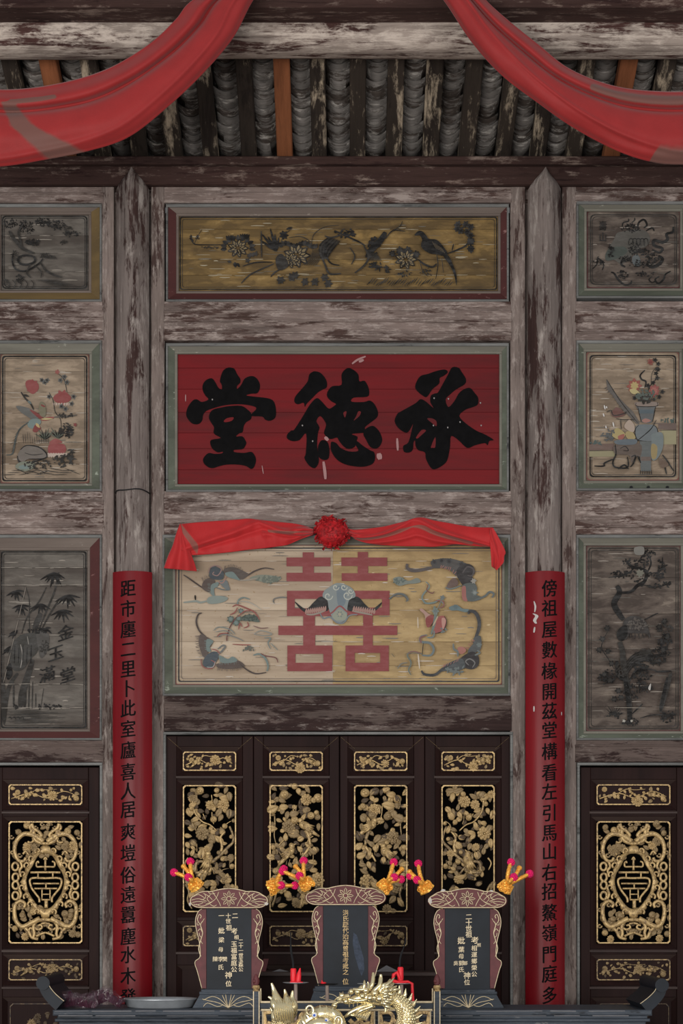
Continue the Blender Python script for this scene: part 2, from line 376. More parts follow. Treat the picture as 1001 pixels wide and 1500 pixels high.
# brush painting on a board --------------------------------------------
class Paint:
    def __init__(s, out, frame=(0, 0, 1.0)):
        s.mb = MB(); s.out = out+0.0012; s.k = 0; s.fr = frame
    def frame(s, ox, oy, k): s.fr = (ox, oy, k); return s
    def P(s, x, y): return px2(s.fr[0]+x/s.fr[2], s.fr[1]+y/s.fr[2], s.out+s.k*3e-5)
    def B(s, pts, c, sm=True, n=4):
        if sm: pts = [(v.x, v.y) for v in catmull([(x, y, 0) for x, y in pts], n, True)]
        s.k += 1; s.mb.mat(colour(c) if isinstance(c, tuple) else c); s.mb.add([s.P(x, y) for x, y in pts], [tuple(range(len(pts)))]); return s
    def R(s, x0, y0, x1, y1, c): return s.B([(x0, y0), (x1, y0), (x1, y1), (x0, y1)], c, False)
    def S(s, pts, wd, c, taper=0.35, n=5):
        P = catmull([(x, y, 0) for x, y in pts], n); m = len(P); s.k += 1
        s.mb.mat(colour(c) if isinstance(c, tuple) else c); vs = []
        for i, p in enumerate(P):
            t = P[min(i+1, m-1)]-P[max(i-1, 0)]; t = t.normalized() if t.length > 0 else Vector((1, 0, 0))
            u = i/(m-1); w_ = wd*0.5*(taper+(1-taper)*math.sin(PI*min(1, max(0, u*0.94+0.03)))**0.6)
            nrm = Vector((-t.y, t.x, 0))*w_
            vs += [s.P(p.x+nrm.x, p.y+nrm.y), s.P(p.x-nrm.x, p.y-nrm.y)]
        s.mb.add(vs, [(2*i, 2*i+1, 2*i+3, 2*i+2) for i in range(m-1)]); return s
    def leaf(s, x, y, l, w_, a, c):
        ca, sa = math.cos(math.radians(a)), math.sin(math.radians(a))
        pts = [(0, 0), (l*.3, w_*.5), (l*.65, w_*.42), (l, 0), (l*.65, -w_*.42), (l*.3, -w_*.5)]
        return s.B([(x+u*ca-v*sa, y+u*sa+v*ca) for u, v in pts], c, True, 2)
    def dots(s, x, y, rx, ry, n, r, c, rr=None):
        R = rr or random
        for _ in range(n):
            a = R.uniform(0, 2*PI); q = math.sqrt(R.random()); s.leaf(x+rx*q*math.cos(a), y+ry*q*math.sin(a), r*R.uniform(.7, 1.8), r*R.uniform(.5, 1), R.uniform(0, 360), c)
        return s
    def bloom(s, x, y, r, c, c2=None, n=9):
        for k in range(n): s.leaf(x, y, r*random.uniform(.85, 1.1), r*.6, 360*k/n+random.uniform(-8, 8), c)
        if c2:
            for k in range(n): s.leaf(x, y, r*.6, r*.35, 360*(k+.5)/n, c2)
        return s
    def fringe(s, pts, l, wd, c, ang, n=30):
        P = catmull([(x, y, 0) for x, y in pts], 6)
        for i in range(n):
            p = P[int(i*(len(P)-1)/(n-1))]; a = math.radians(ang+random.uniform(-18, 18)); q = l*random.uniform(.6, 1.1)
            s.S([(p.x, p.y), (p.x+q*math.cos(a), p.y+q*math.sin(a))], wd, c, .2, 1)
        return s
    def rim(s, x0, y0, x1, y1, wd, c, r=6):
        pts = []
        for (cx, cy, a0) in ((x1-r, y0+r, -90), (x1-r, y1-r, 0), (x0+r, y1-r, 90), (x0+r, y0+r, 180)):
            for k in range(4): a = math.radians(a0+k*30); pts.append((cx+r*math.cos(a), cy+r*math.sin(a)))
        m = len(pts); s.k += 1; s.mb.mat(colour(c)); cx, cy = (x0+x1)/2, (y0+y1)/2; vs = []
        fx, fy = (x1-x0-2*wd)/(x1-x0), (y1-y0-2*wd)/(y1-y0)
        for x, y in pts: vs += [s.P(x, y), s.P(cx+(x-cx)*fx, cy+(y-cy)*fy)]
        s.mb.add(vs, [(2*i, 2*i+1, (2*i+3) % (2*m), (2*i+2) % (2*m)) for i in range(m)]); return s
    def end(s, name, parent, **k): return ob(name, s.mb, None, parent, False, False, **k)

# ================================================================ the setting
def wbox(mb, x0, y0, x1, y1, out, back, bev=0.0):
    """a box given by its front edges in photo pixels, from 'out' in front of the wall plane to 'back'"""
    a = px2(x0, y1, out); b = px2(x1, y0, out); return mb.box((a.x, -out, a.z), (b.x, -back, b.z), bev)
fl = MB(); fl.box((-7, -13, -0.1), (7, 3.2, 0.0)); ob('floor', fl, 'floor_stone', label='worn grey stone floor of the hall', kind='structure')
bk = MB(); bk.box((-4.2, 3.0, 0), (4.2, 3.15, 6.4)); ob('wall_rear', bk, 'void_wall', label='unlit rear wall of the dark room behind the doors', kind='structure')
for nm, x in (('wall_left', -4.3), ('wall_right', 4.2)):
    s_ = MB(); s_.box((x, -0.1, 0), (x+0.1, 3.15, 6.4)); ob(nm, s_, 'void_wall', label='%s side wall of the dark room behind the doors' % nm[5:], kind='structure')
cb = MB(); cb.box((-4.2, 0.12, 5.6), (4.2, 3.15, 5.7)); ob('ceiling_rear', cb, 'void_wall', label='boarded ceiling over the dark room behind the doors', kind='structure')

# --- the timber partition: rails, stiles, beads
wall = empty('wall_back', (0, 0, 0), label='weathered timber framed partition wall behind the altar', kind='structure')
BACK = -0.07
def rail(x0, y0, x1, y1, mat='timber_across', out=0.0, grooves=(), name='rail'):
    """horizontal member; grooves are pixel rows where the face steps"""
    ys = [y0]+list(grooves)+[y1]; mb = MB()
    for i in range(len(ys)-1):
        o = out+(0.006 if i % 2 else 0.0); wbox(mb, x0, ys[i], x1, ys[i+1]-0.6, o, BACK, 0.004)
        if i: wbox(mb, x0, ys[i]-1.4, x1, ys[i]+1.2, out+.011, BACK, 0.003)
    return ob(name, mb, mat, wall)
def stile(x0, y0, x1, y1, mat='timber_upright', out=0.002, name='stile'):
    mb = MB(); wbox(mb, x0, y0, x1, y1, out, BACK, 0.005); return ob(name, mb, mat, wall)
BAYS = [(-40, 152), (240, 750), (843, 1040)]
for (x0, x1) in BAYS:
    rail(x0, 268, x1, 297, grooves=(283,))
    rail(x0, 441, x1, 499, grooves=(456, 470, 487))
for (x0, x1) in BAYS: rail(x0, 719, x1, 783, grooves=(733, 771))
rail(240, 1019, 750, 1071, 'timber_dim_across', grooves=(1032,))
rail(-40, 1084, 152, 1117, 'timber_dim_across', grooves=(1092,)); rail(843, 1084, 1040, 1117, 'timber_dim_across', grooves=(1092,))
stile(149, 268, 167, 1760); stile(221.5, 268, 241, 1760); stile(748, 268, 770, 1760); stile(823.5, 268, 845, 1760)
stile(-40, 297, -15, 1760); stile(1012, 297, 1040, 1760)
rail(152, 268, 241, 300, out=-0.035); rail(748, 268, 845, 300, out=-0.035)
stile(160, 268, 228, 1760, out=-0.045); stile(764, 268, 830, 1760, out=-0.045)
# plain boarded bays past the frame
for a, b in ((-330, -41), (1041, 1330)):
    mb = MB(); wbox(mb, a, 268, b, 1760, -0.01, BACK, 0.004); ob('board_bay', mb, 'timber_across', wall)
# grey beads round the door openings
def bead(x0, y0, x1, y1, out=0.008, wd=4.5, mat='grey_bead', parent=None, legs=True, name='moulding'):
    mb = MB(); wbox(mb, x0-wd, y0-wd, x1+wd, y0, out, -0.01, 0.004)
    if legs: wbox(mb, x0-wd, y0, x0, y1, out, -0.01, 0.004); wbox(mb, x1, y0, x1+wd, y1, out, -0.01, 0.004)
    return ob(name, mb, mat, parent or wall)
bead(243, 1076, 748, 1725, wd=4); bead(-12, 1121, 146, 1725, wd=4); bead(850, 1121, 1010, 1725, wd=4)
# head beam on top of the partition
hb = MB(); wbox(hb, -330, 240, 1330, 269, 0.045, BACK, 0.012); wbox(hb, -330, 262, 1330, 271, 0.03, BACK, 0.006); ob('head_beam', hb, 'dark_beam_wood', wall)
hb = MB(); wbox(hb, -330, 228, 1330, 240, 0.085, BACK, 0.006); ob('beam_cap', hb, 'dark_beam_wood', wall)

# --- the two posts with pointed tops
def post(cx, name_label, cracks=False):
    x0 = px2(cx, 1725, 0.0).x; r = 0.091
    root = empty('wooden_post', (x0, 0, 0), label=name_label, cat='post', kind='structure')
    mb = MB(); n = 16; zt = px2(0, 268, 0.06).z; ztip = px2(0, 247, 0.06).z
    prof = [(0, 1.0), (zt-1.5, 1.0), (zt-0.02, 1.0), (zt+0.02, 0.78), (zt+0.055, 0.42), (ztip, 0.10)]
    vs = []
    for z, k in prof:
        for i in range(n+1):
            a = PI*i/n; rr = r*(1+0.06*math.cos(4*a)); vs.append((x0-rr*math.cos(a)*k, -0.01-rr*math.sin(a)*(0.75+0.25*k), z))
    m = n+1; fs = []
    for j in range(len(prof)-1):
        for i in range(n): fs.append((j*m+i, j*m+i+1, (j+1)*m+i+1, (j+1)*m+i))
    fs.append(tuple((len(prof)-1)*m+i for i in range(m)))
    mb.add(vs, fs); ob('shaft', mb, 'post_wood', root, 0.9)
    if cracks:
        t = MB(); z = px2(0, 717, 0.1).z
        t.tube([(x0-(r+.008)*math.cos(PI*i/12), -0.012-(r+.008)*math.sin(PI*i/12), z+0.004*math.sin(i)) for i in range(13)], 0.0035, 6); ob('wire_band', t, 'soot', root, True)
    return root
post(195, 'weathered grey post left of the red plaque, thin wire round it', True)
post(797.5, 'weathered grey post right of the red plaque, bark-brown streaks')

# ================================================================ roof: beams, rafters, tiles
TAN = 0.433; ANG = math.atan(TAN)
Z0 = px2(0, 228, 0.0).z + 0.0                      # rafter underside at the wall plane
roof = empty('ceiling', (0, 0, Z0), label='open underside of the tiled roof, rafters with rows of dark clay tiles between', kind='structure')
def rp(x, t, h=0.0):
    """point on the rafter underside plane, t metres up the slope from the wall, h above it"""
    return Vector((x, -t*math.cos(ANG)+h*math.sin(ANG), Z0+t*math.sin(ANG)+h*math.cos(ANG)))
PITCH = 0.2132; XS = [(-500.5+12+57*i)*0.004*0.935 for i in range(-3, 22)]
for i, x in enumerate(XS):
    x += random.uniform(-.008, .008); wd = random.uniform(.043, .05)
    # built along local z so that its grain follows its length, then tipped
    mb = MB(); L_ = 1.75
    mb.box((-wd, -0.035, 0), (wd, 0.035, L_), 0.006)
    new = (i-3) in (1, 7, 16)
    o = ob('rafter', mb, 'new_rafter_wood' if new else 'rafter_wood', roof)
    for q_ in o.data.vertices: q_.co.z += Z0
    o.location = rp(x, -0.15, 0.035)-roof.location
    o.rotation_euler = (PI/2-ANG, 0, random.uniform(-.012, .012))
    if new: o['label'] = 'replacement rafter of clean brown wood'
# tiles: one curved tile, copied
def tile_mesh(seed, wx):
    R = random.Random(seed); mb = MB(); n = 8; L_ = 0.17; sag = 0.045*R.uniform(.85, 1.2); th = 0.011
    vs = []
    for (y, z) in ((0, 0), (L_, 0)):
        for side in (0, 1):
            for k in range(n+1):
                u = -1+2*k/n; vs.append((u*wx, y, z-sag*(1-u*u)+side*th+R.uniform(-.0012, .0012)))
    m = n+1; fs = []
    def q(r, k): return r*m+k
    for k in range(n):
        fs += [(q(0, k), q(0, k+1), q(2, k+1), q(2, k)), (q(1, k), q(3, k), q(3, k+1), q(1, k+1)), (q(0, k), q(1, k), q(1, k+1), q(0, k+1)), (q(2, k), q(2, k+1), q(3, k+1), q(3, k))]
    fs += [(q(0, 0), q(2, 0), q(3, 0), q(1, 0)), (q(0, n), q(1, n), q(3, n), q(2, n))]
    mb.add(vs, fs); return proto('roof_tile', mb, 'roof_tile_clay')
TL = [tile_mesh(k, 0.070) for k in range(5)]
for c in range(2, len(XS)-3):
    xm = (XS[c]+XS[c+1])/2
    for r in range(14):
        t = -0.08+r*0.062+random.uniform(-.006, .006)
        o = inst(random.choice(TL), roof, rp(xm+random.uniform(-.005, .005), t, 0.098+random.uniform(-.005, .005)))
        # local y runs down the slope; upper lip hangs lowest so that the rows lap
        o.rotation_euler = Euler((ANG-0.2, random.uniform(-.05, .05), PI+random.uniform(-.03, .03)), 'XYZ')
mb = MB(); a = rp(0, -0.2, 0.20); b = rp(0, 1.75, 0.20)
mb.add([(-3.2, a.y, a.z), (3.2, a.y, a.z), (3.2, b.y, b.z), (-3.2, b.y, b.z), (-3.2, a.y, a.z+.04), (3.2, a.y, a.z+.04), (3.2, b.y, b.z+.04), (-3.2, b.y, b.z+.04)],
       [(0, 1, 2, 3), (4, 7, 6, 5), (0, 4, 5, 1), (2, 6, 7, 3), (1, 5, 6, 2), (0, 3, 7, 4)]); ob('roof_bed', mb, 'void_wall', roof)
# purlin, slightly flattened round log, peeling white paint
zt, zb = px2(0, 11, 0.9).z, px2(0, 74, 0.9).z
mb = MB(); zc, rr = (zt+zb)/2, (zt-zb)/2; n = 20; vs = []; nx = 40
for i in range(nx+1):
    x = -3.3+6.6*i/nx
    for k in range(n):
        a = 2*PI*k/n; q = rr*(1+0.02*math.sin(3*a+i*.4)); ca = math.cos(a); sa = math.sin(a)
        e = (abs(ca)**3.2+abs(sa)**3.2)**(-1/3.2); vs.append((x, -0.86+q*e*ca, zc+q*e*sa))
fs = [(i*n+k, (i+1)*n+k, (i+1)*n+(k+1) % n, i*n+(k+1) % n) for i in range(nx) for k in range(n)]+[tuple(range(n)), tuple(range(nx*n, nx*n+n))]
mb.add(vs, fs); ob('roof_purlin', mb, 'purlin_wood', None, True, label='thick horizontal purlin with flaking whitish paint under the rafters', cat='beam')
mb = MB(); a = px2(-330, 8, 1.15); b = px2(1330, -60, 1.15); mb.box((a.x, -1.15, a.z), (b.x, -0.98, b.z), 0.02)
ob('cross_beam', mb, 'dark_beam_wood', None, label='dark beam at the very top edge, above the flaking purlin', cat='beam')

# ================================================================ painted panels
def panel(label, outer, inner, fmat, tmat, bmat, joints, bmats=None, rims=(), base_out=-0.035):
    x0, y0, x1, y1 = outer; u0, v0, u1, v1 = inner
    root = empty('painted_panel', px2((x0+x1)/2, y1, 0.0), label=label, cat='painted panel')
    mb = MB()
    for (a, b, c, d) in ((x0, y0, x1, y0+4.5), (x0, y1-3, x1, y1), (x0, y0+4.5, x0+3, y1-3), (x1-3, y0+4.5, x1, y1-3)): wbox(mb, a, b, c, d, 0.010, BACK+0.002, 0.005)
    ob('moulding', mb, 'grey_bead', root)
    a0, b0, a1, b1 = x0+3, y0+4.5, x1-3, y1-3
    O = [(a0, b0), (a1, b0), (a1, b1), (a0, b1)]; I = [(u0-3, v0-3), (u1+3, v0-3), (u1+3, v1+3), (u0-3, v1+3)]
    for k in range(4):
        j = (k+1) % 4; fo, bo = 0.0, base_out+0.012
        vs = [px2(*O[k], fo), px2(*O[j], fo), px2(*I[j], bo), px2(*I[k], bo)]; vb = [Vector((v.x, -BACK-0.005, v.z)) for v in vs]
        m = MB().add(vs+vb, [(0, 1, 2, 3), (7, 6, 5, 4), (0, 4, 5, 1), (1, 5, 6, 2), (2, 6, 7, 3), (3, 7, 4, 0)])
        o = ob('frame_rail', m, tmat if k == 0 else fmat, root)  # top rail takes a paler colour, standing in for light from below
        if k == 0 and tmat != fmat: o['label'] = 'top side of the frame, light from below painted in as paler colour'
    mb = MB()
    for (a, b, c, d) in ((u0-4, v0-4, u1+4, v0), (u0-4, v1, u1+4, v1+4), (u0-4, v0, u0, v1), (u1, v0, u1+4, v1)): wbox(mb, a, b, c, d, base_out+0.017, base_out-0.01, 0.004)
    ob('inner_moulding', mb, tmat, root)
    ys = [v0]+list(joints)+[v1]
    for i in range(len(ys)-1):
        mats = bmats or [(u0, u1, bmat)]
        for (a, b, bm_) in mats:
            mb = MB(); wbox(mb, a, ys[i]+0.15, b, ys[i+1]-0.15, base_out+random.uniform(-.0008, .0008), base_out-0.03, 0.0012); ob('plank', mb, bm_, root)
    p = Paint(base_out+0.001); jc = {'board_grey': (160, 146, 130), 'board_brown': (150, 136, 120), 'board_gold': (176, 158, 122), 'board_buff': (182, 166, 146), 'board_cream': (200, 184, 164), 'board_red': (150, 78, 78)}[bmat]
    for yj in joints:
        x = u0+4
        while x < u1-8:
            l = random.uniform(5, 34)
            if random.random() < .55: p.S([(x, yj), (min(x+l, u1-4), yj+random.uniform(-.4, .4))], random.uniform(.5, 1.1), jc, .2, 2)
            x += l+random.uniform(2, 16)
    if bmat != 'board_red':
        for _ in range(int((u1-u0)*(v1-v0)/700)):
            x = random.uniform(u0+5, u1-30); y = random.uniform(v0+5, v1-5); l = random.uniform(6, 26); c_ = random.choice((jc, tuple(int(q*.62) for q in jc))); p.S([(x, y), (x+l*.5, y+random.uniform(-.6, .6)), (x+l, y)], random.uniform(.5, 1.6), c_, .1, 3)
    for (ins, wd, col, r) in rims: p.rim(u0+ins, v0+ins, u1-ins, v1-ins, wd, col, r)
    return root, p
INK = (28, 25, 23); INK2 = (50, 45, 40); RED = (140, 50, 44); TEAL = (108, 128, 122); GRN = (84, 96, 80)
# ---- 1 top left: old tree and rock in ink on grey
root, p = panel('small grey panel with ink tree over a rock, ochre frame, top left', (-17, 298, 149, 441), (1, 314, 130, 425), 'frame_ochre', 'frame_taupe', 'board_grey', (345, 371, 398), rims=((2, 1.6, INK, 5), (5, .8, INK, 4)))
p.frame(0, 290, 6.673)
for x, y, rx, ry, n in ((110, 250, 70, 40, 60), (260, 280, 80, 60, 90), (420, 240, 80, 40, 80), (560, 260, 80, 50, 80), (660, 300, 40, 50, 30), (700, 350, 90, 18, 40), (320, 430, 70, 30, 70), (620, 430, 35, 15, 20), (450, 560, 60, 20, 30), (140, 560, 30, 40, 30), (190, 800, 40, 50, 40), (60, 830, 40, 50, 25)): p.dots(x, y, rx, ry, n, 13, INK2 if n < 40 else INK)
p.S([(90, 320), (120, 380), (180, 450), (230, 500), (330, 540)], 34, INK2); p.S([(230, 250), (180, 330), (200, 420), (215, 500)], 20, INK2)
p.S([(330, 570), (340, 620), (270, 650), (195, 640), (180, 590), (240, 560), (320, 570)], 22, INK, .8)
p.S([(130, 540), (120, 620), (160, 700), (260, 710), (380, 640), (420, 590)], 18, INK)
p.S([(390, 620), (440, 700), (520, 750), (600, 775)], 20, INK2); p.S([(300, 640), (260, 730), (300, 780)], 14, INK2); p.S([(330, 650), (400, 720), (400, 780)], 12, INK2)
for k in range(10): a = 420+k*12; p.S([(a, 560), (a+30, 600)], 5, INK, .3, 2)
for k in range(5): a = 60+k*60; p.S([(a, 800), (a+30, 840), (a+10, 880)], 9, INK2)
for k in range(10): p.S([(350+k*18, 800+k*6), (560+k*20, 800+k*6)], 5, INK2, .1, 2)
p.end('ink_painting', root)
# ---- 2 top centre: birds and peonies on gold
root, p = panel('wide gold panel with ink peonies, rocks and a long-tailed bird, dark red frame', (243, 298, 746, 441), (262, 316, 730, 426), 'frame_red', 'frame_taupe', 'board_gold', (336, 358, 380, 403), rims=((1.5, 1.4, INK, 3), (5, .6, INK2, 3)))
p.frame(260, 300, 4.171)
p.S([(85, 205), (105, 240), (180, 245), (265, 245)], 7, INK); p.S([(105, 235), (125, 190), (150, 150)], 3, INK2); p.dots(85, 205, 14, 14, 14, 9, INK); p.dots(125, 200, 12, 14, 12, 8, INK)
p.dots(200, 258, 55, 8, 22, 8, INK2)
def peony(p, x, y, r, c=INK, c2=INK2):
    for ring, n, rr in ((1.0, 9, r), (.72, 8, r*.75), (.42, 6, r*.5)):
        for k in range(n): a = 360*k/n+ring*40; p.leaf(x+rr*.35*math.cos(math.radians(a)), y+rr*.25*math.sin(math.radians(a)), rr*.75, rr*.42, a, c if (k+n) % 2 else c2)
        for k in range(n): a = 360*k/n+ring*40; p.leaf(x+rr*.42*math.cos(math.radians(a)), y+rr*.32*math.sin(math.radians(a)), rr*.52, rr*.22, a, (138, 112, 66))
for k in range(11):
    a = -190+k*20; p.leaf(370+70*math.cos(math.radians(a)), 260+40*math.sin(math.radians(a)), 38, 24, a, INK2 if k % 2 else INK)
for x, y in ((325, 200), (410, 190)):
    for k in range(5): p.leaf(x+k*6-12, y+20, 36, 15, -115+k*14, INK)
peony(p, 370, 265, 60); p.leaf(350, 350, 34, 22, 80, INK); p.leaf(330, 350, 26, 16, 190, INK2); p.leaf(365, 355, 30, 15, 60, INK)
for x, y in ((440, 310), (460, 305), (480, 300), (430, 340)): p.bloom(x, y, 18, INK2, None, 5)
for a, l in ((-130, 150), (-105, 150), (-95, 110), (-120, 110), (-80, 90), (-145, 130)): p.leaf(605, 285, l, 16, a, INK)
p.S([(512, 160), (515, 320)], 9, INK2); p.S([(820, 240), (835, 180), (900, 135), (990, 125)], 4, INK2); p.S([(680, 200), (760, 195), (820, 230)], 5, INK2)
p.S([(625, 250), (650, 190), (705, 140)], 4, INK2); p.bloom(650, 185, 28, INK, None, 7); p.leaf(665, 150, 40, 14, -20, INK)
p.S([(390, 480), (440, 430), (520, 390), (590, 360)], 9, INK2); p.S([(570, 440), (600, 410), (660, 380)], 9, INK2); p.S([(400, 375), (480, 352), (580, 350)], 8, INK)
for k in range(14): p.leaf(640+k*15, 260-10*math.sin(k*.9), 36, 24, -120+k*5, INK2 if k % 2 else INK)
peony(p, 730, 310, 78); peony(p, 690, 340, 50)
for k in range(7): p.S([(760+k*14, 370), (810+k*10, 330), (830+k*8, 270)], 4, INK2)
p.B([(600, 330), (640, 300), (680, 370), (620, 400)], INK2)
for x, y in ((700, 440), (720, 430), (780, 470), (840, 470), (900, 445), (920, 480), (630, 460)): p.bloom(x, y, 28, INK2, None, 6)
for k in range(9):
    a = k*22; p.S([(880+k*4, 330), (870+k*9, 250+k*4), (930+k*8, 195+k*3)], 8, INK2 if k % 2 else INK)
p.S([(940, 200), (900, 260), (930, 350), (990, 370)], 10, INK); p.S([(1000, 185), (940, 200), (900, 190)], 10, INK2); p.S([(870, 290), (900, 360), (930, 420), (1000, 420)], 12, INK2)
p.frame(490, 300, 4.004)
p.S([(0, 150), (60, 180), (140, 215), (180, 240)], 10, INK); p.dots(70, 170, 60, 25, 30, 14, INK); p.dots(230, 240, 35, 50, 60, 14, INK)
p.S([(300, 160), (270, 210), (220, 260), (190, 310)], 38, INK); p.S([(170, 235), (200, 300), (180, 350), (120, 400)], 12, INK2); p.S([(90, 250), (120, 300), (100, 350)], 8, INK2)
p.S([(300, 200), (345, 150), (415, 155)], 7, INK); p.S([(345, 150), (385, 125), (400, 95)], 5, INK2)
for k in range(12): p.S([(200+k*4, 280), (210+k*6, 330)], 4, INK2, .2, 2)
p.dots(240, 360, 35, 28, 26, 14, INK); p.dots(310, 378, 22, 12, 12, 12, INK)
for x, y, r in ((385, 270, 28), (430, 270, 28), (480, 290, 26), (340, 285, 22)): p.bloom(x, y, r, INK, INK2, 7)
peony(p, 420, 320, 62); p.dots(410, 400, 40, 16, 20, 10, INK)
p.S([(490, 320), (530, 350), (575, 365), (600, 345)], 12, INK); p.S([(500, 330), (520, 390), (550, 420)], 5, INK2); p.dots(540, 395, 35, 20, 20, 10, INK2)
p.B([(470, 180), (490, 155), (515, 155), (540, 180), (555, 200), (600, 205), (640, 245), (665, 290), (640, 300), (600, 290), (560, 285), (520, 260), (508, 235), (515, 205), (500, 180)], INK)
p.B([(630, 285), (670, 300), (700, 360), (718, 420), (716, 475), (705, 420), (680, 360)], INK); p.S([(600, 290), (608, 350), (595, 435)], 6, INK); p.S([(630, 310), (640, 400)], 4, INK2)
for k in range(5): p.S([(575+k*12, 215+k*8), (600+k*12, 260+k*6)], 3, (110, 90, 60), .4, 2)
p.S([(665, 285), (720, 265), (770, 240), (800, 200)], 10, INK); p.S([(690, 270), (700, 230)], 8, INK)
for x, y in ((725, 115), (770, 115), (800, 130), (740, 150), (780, 160), (800, 180), (720, 140)): p.bloom(x, y, 24, INK2, INK, 6)
for y in (215, 258): p.bloom(800, y, 26, INK, None, 8)
for k in range(38): a = 190+k*13; y = 470-8*math.sin(k); p.S([(a, y), (a+26, y-24-random.uniform(0, 14))], 5, INK2 if k % 3 else INK, .2, 2)
p.end('ink_painting', root)
# ---- 3 top right: lion among ribbons, with two characters
root, p = panel('small grey panel with an ink ribboned lion and two characters, green frame, top right', (845, 294, 1011, 436), (860, 309, 997, 422), 'frame_green', 'frame_pale', 'board_brown', (332, 357, 387), rims=((0, 1.6, (96, 44, 42), 3), (5, 1.4, INK2, 6), (8, .7, INK2, 6)))
p.frame(850, 290, 6.62)
glyph_ = None
p.B([(245, 560), (270, 500), (330, 400), (360, 340), (440, 320), (560, 300), (650, 330), (680, 400), (640, 470), (560, 500), (470, 600), (400, 640), (330, 600), (270, 610)], (88, 82, 74))
p.B([(245, 560), (290, 490), (420, 470), (460, 520), (400, 570), (270, 610)], (72, 80, 72)); p.B([(510, 570), (560, 550), (590, 620), (560, 670), (510, 630)], (92, 98, 100))
for pts, wd in (([(410, 280), (420, 240), (470, 225), (470, 200)], 14), ([(500, 240), (530, 215), (530, 190)], 12), ([(560, 300), (570, 240), (620, 210), (650, 260), (620, 290)], 20), ([(640, 320), (700, 290), (720, 320)], 16),
                ([(700, 500), (770, 530), (800, 490), (720, 460), (720, 410), (800, 430), (850, 400), (840, 350), (900, 330), (905, 280)], 30), ([(640, 640), (700, 670), (770, 640), (800, 590), (760, 560)], 34), ([(240, 630), (200, 600), (170, 590), (165, 640), (120, 690)], 14),
                ([(200, 600), (230, 650), (215, 700)], 12), ([(300, 720), (330, 730), (370, 790), (430, 840), (490, 830), (500, 800)], 20), ([(880, 710), (830, 740), (810, 790), (760, 830), (730, 790), (770, 760)], 18), ([(700, 760), (670, 790), (700, 820), (740, 800)], 12), ([(420, 580), (400, 640), (440, 670)], 22)): p.S(pts, wd, INK)
for x, y, rx, ry, n in ((500, 290, 90, 40, 70), (520, 480, 60, 60, 50), (600, 520, 90, 30, 60), (700, 590, 60, 60, 70), (560, 640, 100, 30, 50), (440, 590, 60, 30, 40), (420, 740, 60, 40, 40), (620, 740, 90, 20, 30), (170, 620, 40, 40, 20), (300, 520, 30, 60, 40)): p.dots(x, y, rx, ry, n, 14, INK)
for k in range(5): p.S([(470+k*36, 460), (480+k*36, 400), (510+k*36, 400), (520+k*36, 470)], 7, INK)
for i_, ch in enumerate('壽山'):
    v = p.P(222, 270+i_*110); p.mb.mat(colour(INK)); glyph_mb(p.mb, ch, v.x, v.z, 0.048, 0.060, v.y)
p.end('ink_painting', root)
# ---- 4 middle left: bird and flowers
root, p = panel('cream panel painted with red peonies and a long-tailed bird, left of red plaque', (-17, 498, 149, 719), (0, 518, 131, 708), 'frame_green', 'frame_pale', 'board_buff', (544, 575, 605, 648, 680), rims=((0, 1.5, (120, 60, 50), 4), (3, 2.0, INK, 4), (6.5, .8, INK2, 4)))
p.frame(0, 500, 6.673)
p.bloom(310, 435, 68, (160, 62, 58), (176, 84, 76), 8); p.B([(250, 400), (300, 375), (370, 410), (375, 470), (320, 515), (265, 470)], (158, 60, 56))
p.bloom(610, 550, 75, (164, 66, 62), (150, 50, 48), 9); p.B([(520, 555), (560, 510), (640, 500), (695, 550), (660, 595), (560, 600)], (156, 58, 54))
for k in range(7): p.leaf(520+k*28, 600, 30, 20, 60+k*10, (190, 160, 140))
p.bloom(560, 300, 28, (160, 70, 60), None, 5); p.S([(575, 320), (630, 380), (655, 500)], 7, INK2)
p.B([(470, 1080), (480, 1010), (560, 1000), (630, 1010), (645, 1070), (600, 1110), (500, 1115)], (158, 60, 58)); p.B([(480, 1000), (540, 950), (610, 990)], (160, 66, 62))
for k in range(8): p.leaf(470+k*26, 1090, 46, 34, 75+k*4, (186, 160, 142))
p.S([(205, 495), (250, 560), (300, 610), (330, 670)], 18, INK2); p.leaf(230, 520, 60, 22, 20, INK2); p.leaf(270, 580, 50, 24, 40, (90, 104, 100))
p.S([(480, 500), (520, 580), (540, 690), (590, 760), (600, 860)], 7, INK2)
for x, y in ((410, 380), (440, 400), (460, 380), (590, 380), (630, 345), (655, 400), (640, 660), (600, 635), (480, 540), (720, 540), (700, 610)): p.bloom(x, y, 28, (96, 96, 92), INK2, 5)
p.B([(160, 630), (300, 660), (380, 740), (330, 770), (260, 730), (200, 690)], (98, 96, 90)); p.B([(290, 670), (330, 680), (420, 740), (400, 760), (350, 730)], RED)
p.B([(390, 600), (410, 590), (440, 620), (450, 700), (430, 740), (390, 720), (380, 660)], (120, 112, 82)); p.S([(400, 620), (440, 640)], 18, RED); p.leaf(400, 770, 140, 30, -12, (160, 62, 56)); p.leaf(400, 760, 120, 18, -2, (190, 170, 100))
p.B([(270, 800), (310, 760), (380, 760), (400, 800), (330, 850), (280, 840)], TEAL); p.B([(320, 870), (350, 810), (400, 850), (350, 890)], RED); p.leaf(350, 800, 60, 26, 50, (190, 160, 90))
p.S([(280, 790), (200, 850), (160, 930), (140, 1020), (120, 1100), (60, 1110)], 16, (70, 76, 72)); p.fringe([(200, 850), (160, 930), (130, 1060)], 50, 5, INK2, 130, 14)
p.S([(530, 740), (640, 735), (750, 720)], 20, (96, 84, 72)); p.dots(640, 725, 100, 18, 24, 18, INK2)
